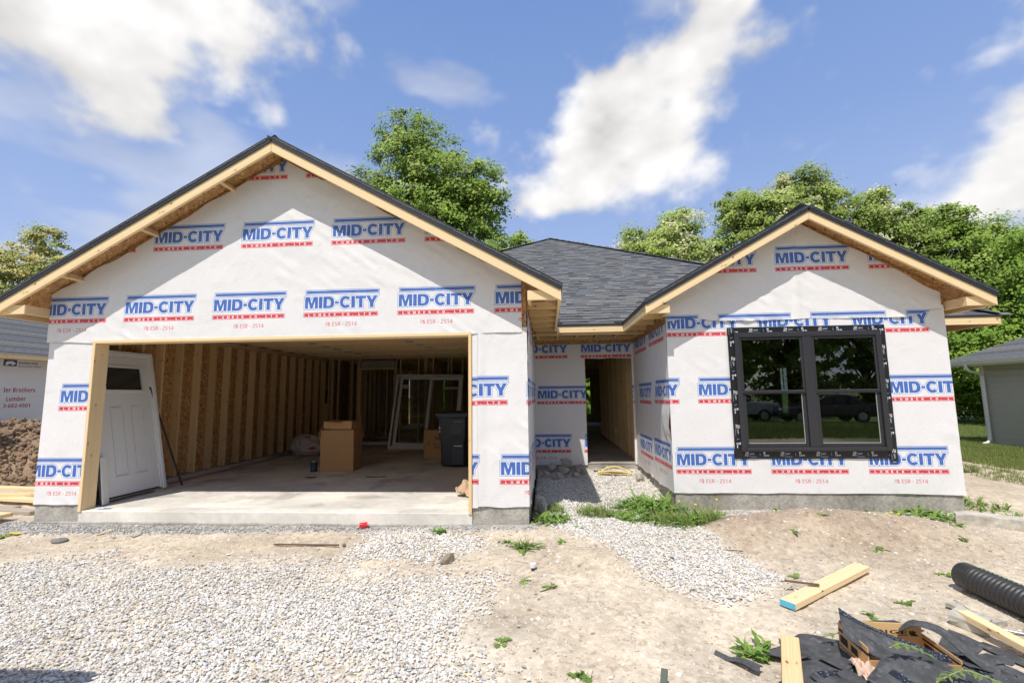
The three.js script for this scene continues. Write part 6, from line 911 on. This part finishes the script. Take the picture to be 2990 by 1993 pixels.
// ================================================================ trees
function crownGeo(r, lobes, clumps, per, len, tones) {
  const N = clumps * per, pos = new Float32Array(N * 12), nor = new Float32Array(N * 12), col = new Float32Array(N * 12), idx = new Uint32Array(N * 6), tot = lobes.reduce((s, l) => s + l[6], 0), centres = [];
  const out = new THREE.Vector3(), n = new THREE.Vector3(), t = new THREE.Vector3(), b = new THREE.Vector3(); let k = 0;
  for (let c = 0; c < clumps; c++) {
    let w = r() * tot, l = lobes[0]; for (const q of lobes) { if ((w -= q[6]) <= 0) { l = q; break; } }
    out.set(gauss(r), gauss(r), gauss(r)).normalize(); const R = Math.pow(r(), 0.36), cx = l[0] + out.x * l[3] * R, cy = l[1] + out.y * l[4] * R, cz = l[2] + out.z * l[5] * R, cr = rr(0.22, 0.62, r); centres.push([cx, cy, cz]);
    const tone = tones[Math.floor(r() * tones.length)], tv = rr(0.8, 1.2, r);
    for (let i = 0; i < per; i++, k++) {
      const gx = gauss(r) * cr, gy = gauss(r) * cr * 0.6, gz = gauss(r) * cr, x = cx + gx, y = cy + gy, z = cz + gz;
      n.set(out.x * 0.6 - 0.12 + gauss(r) * 0.6, 0.5 + out.y * 0.3 + gauss(r) * 0.5, out.z * 0.6 + 0.45 + gauss(r) * 0.6).normalize(); t.set(gauss(r), gauss(r) - 0.35, gauss(r)); t.addScaledVector(n, -t.dot(n)).normalize(); b.crossVectors(n, t);
      const bright = r() < 0.1, L = len * rr(0.5, 1.4, r), Wd = L * rr(0.32, 0.5, r), f = L * 0.14, q = k * 12; const P = [[-0.5 * L, 0, 0], [0.05 * L, Wd, f], [0.5 * L, 0, 0], [0.05 * L, -Wd, f]];
      for (let j = 0; j < 4; j++) { pos[q + j * 3] = x + t.x * P[j][0] + b.x * P[j][1] + n.x * P[j][2]; pos[q + j * 3 + 1] = y + t.y * P[j][0] + b.y * P[j][1] + n.y * P[j][2]; pos[q + j * 3 + 2] = z + t.z * P[j][0] + b.z * P[j][1] + n.z * P[j][2]; nor[q + j * 3] = n.x; nor[q + j * 3 + 1] = n.y; nor[q + j * 3 + 2] = n.z; const v = tv * (bright ? 1.25 : 1) * rr(0.85, 1.15, r); for (let m = 0; m < 3; m++) col[q + j * 3 + m] = tone[m] * v; }
      const a = k * 4, o = k * 6; idx[o] = a; idx[o + 1] = a + 2; idx[o + 2] = a + 1; idx[o + 3] = a; idx[o + 4] = a + 3; idx[o + 5] = a + 2;
    }
  }
  const g = new THREE.BufferGeometry(); g.setAttribute('position', new THREE.BufferAttribute(pos, 3)); g.setAttribute('normal', new THREE.BufferAttribute(nor, 3)); g.setAttribute('color', new THREE.BufferAttribute(col, 3)); g.setIndex(new THREE.BufferAttribute(idx, 1)); return [g, centres];
}
const barkMat = std({ color: new THREE.Color(0.10, 0.082, 0.065), roughness: 0.95 }), treeLeaf = leafMat(0xffffff, 0.28);
const GREEN = [[0.230, 0.336, 0.056], [0.269, 0.375, 0.073], [0.190, 0.286, 0.050], [0.336, 0.431, 0.106]], SILVER = [[0.250, 0.342, 0.076], [0.317, 0.402, 0.094], [0.599, 0.600, 0.328], [0.233, 0.312, 0.069], [0.383, 0.461, 0.127]], YELLOW = [[0.477, 0.477, 0.154], [0.365, 0.407, 0.126], [0.562, 0.505, 0.197]], BRIGHT = [[0.24, 0.37, 0.055], [0.20, 0.32, 0.05], [0.30, 0.41, 0.075]];
function tree(name, label, pos, h, lobes, clumps, per, len, tones, seed, group) {
  const r = rngOf(seed), g = thing(name, label, 'tree', pos, 0, group), [geo, cs] = crownGeo(r, lobes, clumps, per, len, tones);
  const rad = h * 0.022 + 0.05, geos = [];
  const trunkPts = [new THREE.Vector3(0, -0.1, 0), new THREE.Vector3(gauss(r) * 0.15, h * 0.2, gauss(r) * 0.15), new THREE.Vector3(gauss(r) * 0.3, h * 0.45, gauss(r) * 0.3), new THREE.Vector3(lobes[0][0], h * 0.78, lobes[0][2])], curve = new THREE.CatmullRomCurve3(trunkPts);
  const taper = (c, r0, r1, seg, rs) => { const q = new THREE.TubeGeometry(c, seg, 1, rs), p = q.attributes.position, nn = q.attributes.normal, fr = seg + 1; for (let i = 0; i < p.count; i++) { const k = Math.floor(i / (rs + 1)), R = lerp(r0, r1, k / seg) - 1; p.setXYZ(i, p.getX(i) + nn.getX(i) * R, p.getY(i) + nn.getY(i) * R, p.getZ(i) + nn.getZ(i) * R); } return q; };
  mesh(g, 'trunk', taper(curve, rad, rad * 0.3, 14, 9), barkMat);
  for (let i = 0; i < cs.length; i += Math.ceil(cs.length / 90)) { const c = new THREE.Vector3(...cs[i]), t = clamp(c.y / h * 0.8 - 0.08, 0.15, 0.92), a = curve.getPoint(t), m = a.clone().lerp(c, 0.55); m.y += (c.y - a.y) * 0.08 + 0.1; geos.push(taper(new THREE.CatmullRomCurve3([a, m, c]), rad * 0.32 * (1.1 - t), 0.012, 6, 5)); }
  mesh(g, 'limbs', mergeGeometries(geos), barkMat); mesh(g, 'crown', geo, treeLeaf); return g;
}
// lobes: x, y, z, rx, ry, rz, weight
tree('maple_tree', 'tall rounded maple tree rising behind the garage roof', [-5.6, -0.3, -18], 15, [[0.2, 12.2, 0, 3.4, 3.6, 3.2, 1], [-0.6, 15.4, 0, 1.9, 2.0, 2, 0.36], [-3.4, 11.9, 0, 2.6, 2.2, 2.2, 0.45], [-4.6, 10.6, 0.2, 1.6, 1.4, 1.4, 0.16], [3.3, 11.0, 0.2, 1.7, 1.6, 1.5, 0.2], [2.3, 12.3, 0.4, 2.2, 1.9, 2, 0.4], [1.4, 9.0, 0.5, 3.4, 2.2, 2.4, 0.62], [4.9, 8.9, 0.4, 1.5, 1.2, 1.3, 0.10], [-3.5, 9.4, 0, 2.8, 2, 2.3, 0.4]], 858, 108, 0.144, GREEN, 601);
tree('silver_maple', 'pale leaved tree showing between the main roof and the bedroom gable', [8.0, -0.3, -22], 11.5, [[0, 9.0, 0, 3.2, 2.6, 2.6, 1], [1.2, 11.2, 0, 1.5, 1.5, 1.4, 0.22], [-3.0, 8.6, 0, 1.9, 1.7, 1.6, 0.32], [-1.6, 10.4, 0, 1.1, 1.2, 1, 0.13], [-0.5, 6, 0, 3, 2.2, 2.4, 0.5]], 528, 114, 0.144, SILVER, 602);
tree('silver_maple', 'broad pale leaved tree standing highest behind the bedroom gable', [15.2, -0.3, -22.5], 14, [[0, 11.0, 0, 3.8, 2.8, 2.8, 1], [1.4, 13.6, 0, 1.8, 1.6, 1.6, 0.3], [-1.9, 12.6, 0, 1.8, 1.4, 1.5, 0.28], [3.0, 12.4, 0, 1.4, 1.4, 1.4, 0.2], [-3.2, 9.6, 0, 2.0, 1.8, 1.8, 0.32], [0, 7.5, 0, 3.8, 2.4, 2.6, 0.55]], 682, 117, 0.144, SILVER, 603);
tree('silver_maple', 'pale leaved tree with swept branches behind the right rake of the bedroom gable', [20.8, -0.3, -22], 12.5, [[0, 9.8, 0, 2.6, 2.8, 2.3, 1], [-0.4, 12.3, 0, 1.1, 1.3, 1, 0.18], [1.9, 11.0, 0, 1.2, 1.5, 1.1, 0.2], [1.3, 6.5, 0, 3, 2.6, 2.4, 0.7]], 462, 117, 0.144, SILVER, 604);
tree('green_tree', 'leafy green tree standing behind the sided house roof and the bedroom eave', [23.5, -0.3, -19.5], 10.5, [[0, 7.6, 0, 2.6, 2.9, 2.4, 1], [-1.3, 10.0, 0, 1.2, 1.2, 1.1, 0.18], [1.8, 8.4, 0, 1.6, 1.6, 1.5, 0.3], [0, 3.8, 0, 3.0, 2.6, 2.4, 0.8]], 528, 120, 0.137, GREEN, 605);
tree('green_tree', 'bright green tree leaning over the sided house', [22.6, -0.3, -15.5], 8.5, [[0, 5.6, 0, 2.2, 2.3, 2.0, 1], [-0.6, 7.7, 0, 1.2, 1.0, 1.1, 0.2], [-1.8, 3.2, -0.6, 2.0, 2.2, 1.8, 0.8], [1.5, 6.5, 0, 1.8, 1.4, 1.4, 0.4]], 462, 120, 0.130, BRIGHT, 606);
tree('hedge_tree', 'dense low tree at the far end of the lawn', [20.2, -0.3, -19], 5, [[0, 2.6, 0, 2.3, 2.6, 1.6, 1], [1.8, 2.0, 1.0, 1.8, 2.0, 1.5, 0.8]], 286, 129, 0.122, GREEN, 607);
tree('yellow_tree', 'sparse yellow green tree rising beyond the wrapped house', [-36, -0.3, -24], 13, [[0, 10.5, 0, 3.0, 2.6, 2.6, 1], [1.2, 13.0, 0, 1.2, 1.1, 1.1, 0.2], [3.0, 10.6, 0, 1.3, 1.2, 1.2, 0.22], [-2.5, 11, 0, 2.2, 2.0, 2, 0.5], [0.5, 7.5, 0, 3.4, 2.2, 2.6, 0.7]], 363, 63, 0.173, YELLOW, 608);
tree('garden_tree', 'green tree seen through the open rear of the house', [-5.4, -0.3, -21.5], 6, [[0, 2.8, 0, 2.6, 2.8, 1.5, 1]], 150, 60, 0.22, BRIGHT, 609);
tree('garden_tree', 'green tree seen through the hall and rear opening', [3.9, -0.3, -22], 6, [[0, 2.8, 0, 2.6, 2.8, 1.5, 1]], 150, 60, 0.22, BRIGHT, 610);
tree('garden_tree', 'green tree seen through the side window opening', [13.6, -0.3, -15.2], 6, [[0, 2.6, 0, 1.6, 2.6, 1.8, 1]], 130, 60, 0.2, BRIGHT, 611);
// across the road, behind the camera: mirrored in the bedroom window
for (const [x, z, s, h, i] of [[13, 27, 1.0, 10, 0], [19.5, 30, 1.1, 11, 1], [26, 31, 1.15, 12, 2], [6.5, 30, 1.0, 10, 3]]) tree('roadside_tree', 'dense dark green tree of the row across the road, mirrored in the window', [x, -0.3, z], h, [[0, h * 0.5, 0, 3.4 * s, h * 0.42, 2.6, 1], [1.6, h * 0.75, 0, 2.2, 2, 2, 0.4], [-2, h * 0.6, 0, 2.2, 2, 2, 0.4], [0, 1.4, -0.6, 3.2, 1.6, 2, 0.4]], 240, 60, 0.34, GREEN, 620 + i, 'trees across the road');

// ================================================================ vehicles behind the camera (mirrored in the window, one throws its shadow on the gravel)
function car(name, label, pos, turn, paint, kind) {
  const g = thing(name, label, 'car', pos, turn), L = kind === 'suv' ? 4.5 : 4.6, W = 1.8, gl = new THREE.MeshPhysicalMaterial({ color: new THREE.Color(0.02, 0.025, 0.03), roughness: 0.05 }), pm = new THREE.MeshPhysicalMaterial({ color: paint, roughness: 0.35, clearcoat: 1, clearcoatRoughness: 0.05 });
  const low = kind === 'suv' ? [[-2.25, 0.35], [2.2, 0.35], [2.25, 0.7], [2.15, 0.98], [1.1, 1.08], [-2.15, 1.10], [-2.25, 0.8]] : [[-2.3, 0.32], [2.25, 0.3], [2.3, 0.55], [2.2, 0.78], [1.0, 0.92], [-1.5, 0.95], [-2.25, 0.93], [-2.32, 0.6]];
  const top = kind === 'suv' ? [[1.0, 1.06], [0.25, 1.62], [-0.2, 1.72], [-1.9, 1.72], [-2.12, 1.6], [-2.16, 1.09]] : [[0.95, 0.90], [0.15, 1.36], [-0.35, 1.44], [-1.0, 1.40], [-1.75, 0.94]];
  const ext = (pts, w, b) => { const s = new THREE.Shape(pts.map((p) => new THREE.Vector2(...p))), q = new THREE.ExtrudeGeometry(s, { depth: w - 2 * b, bevelEnabled: true, bevelSize: b, bevelThickness: b, bevelSegments: 3, bevelOffset: -b }); q.translate(0, 0, -w / 2 + b); return q; };
  mesh(g, 'body', ext(low, W, 0.09), pm); mesh(g, 'roof', ext(top.map(([x, y], i) => [x * 0.98, y]), W * 0.82, 0.07), pm);
  const cut = top.map(([x, y]) => [x * 0.9 - 0.04, y - (y > 1.2 ? 0.08 : -0.02)]); for (const s of [-1, 1]) { const q = mesh(g, 'side_window', ext(cut, 0.02, 0.004), gl); q.position.z = s * (W * 0.41 + 0.004); }
  const wsA = top[0], wsB = top[1]; strut(g, 'windscreen', gl, [wsA[0] - 0.02, wsA[1] + 0.06, 0], [wsB[0] + 0.06, wsB[1] - 0.02, 0], W * 0.72, 0.03, new THREE.Vector3(1, 1, 0));
  for (const x of [1.4, -1.4]) for (const s of [-1, 1]) { const w = mesh(g, 'wheel', new THREE.CylinderGeometry(0.33, 0.33, 0.22, 28).rotateX(Math.PI / 2), M.black); w.position.set(x, 0.33, s * (W / 2 - 0.1)); const h = mesh(w, 'rim', new THREE.CylinderGeometry(0.2, 0.2, 0.012, 18).rotateX(Math.PI / 2), M.steel); h.position.z = s * 0.112; }
  for (const s of [-1, 1]) { board(g, 'headlight', M.gasket, [2.1, 0.62, s * 0.6 - 0.16], [2.29, 0.74, s * 0.6 + 0.16], 0.03); board(g, 'tail_light', std({ color: new THREE.Color(0.3, 0.02, 0.02), roughness: 0.2 }), [-2.31, 0.7, s * 0.65 - 0.14], [-2.15, 0.85, s * 0.65 + 0.14], 0.03); board(g, 'door_handle', M.steel, [-0.3, 0.84, s * (W / 2) - 0.012], [-0.14, 0.87, s * (W / 2) + 0.012], 0.004); }
  return g;
}
car('parked_car', 'dark saloon car parked across the yard, mirrored in the bedroom window', [15.3, gh(15.3, 18.2), 18.2], Math.PI + 0.1, new THREE.Color(0.012, 0.013, 0.018), 'saloon');
car('parked_car', 'silver car parked beyond the dark saloon, mirrored in the bedroom window', [11.4, gh(11.4, 20), 20], 0.12, new THREE.Color(0.30, 0.32, 0.36), 'suv');
car('parked_car', 'dark estate car parked on the driveway gravel, throwing its shadow on it', [-2.72, gh(-2.86, 6), 5.83], -Math.PI / 2, new THREE.Color(0.02, 0.022, 0.03), 'suv');
{ const r = rngOf(81); for (let k = 0; k < 9; k++) clump('roadside_grass', 'tall uncut grass before the parked saloon, mirrored in the window', 7.4 + k * 0.75 + r() * 0.3, 12.4 + r() * 1.5, 0.6, 420, 0.75, 0, 820 + k, 'tall grass across the yard'); }

renderer.render(scene, camera);
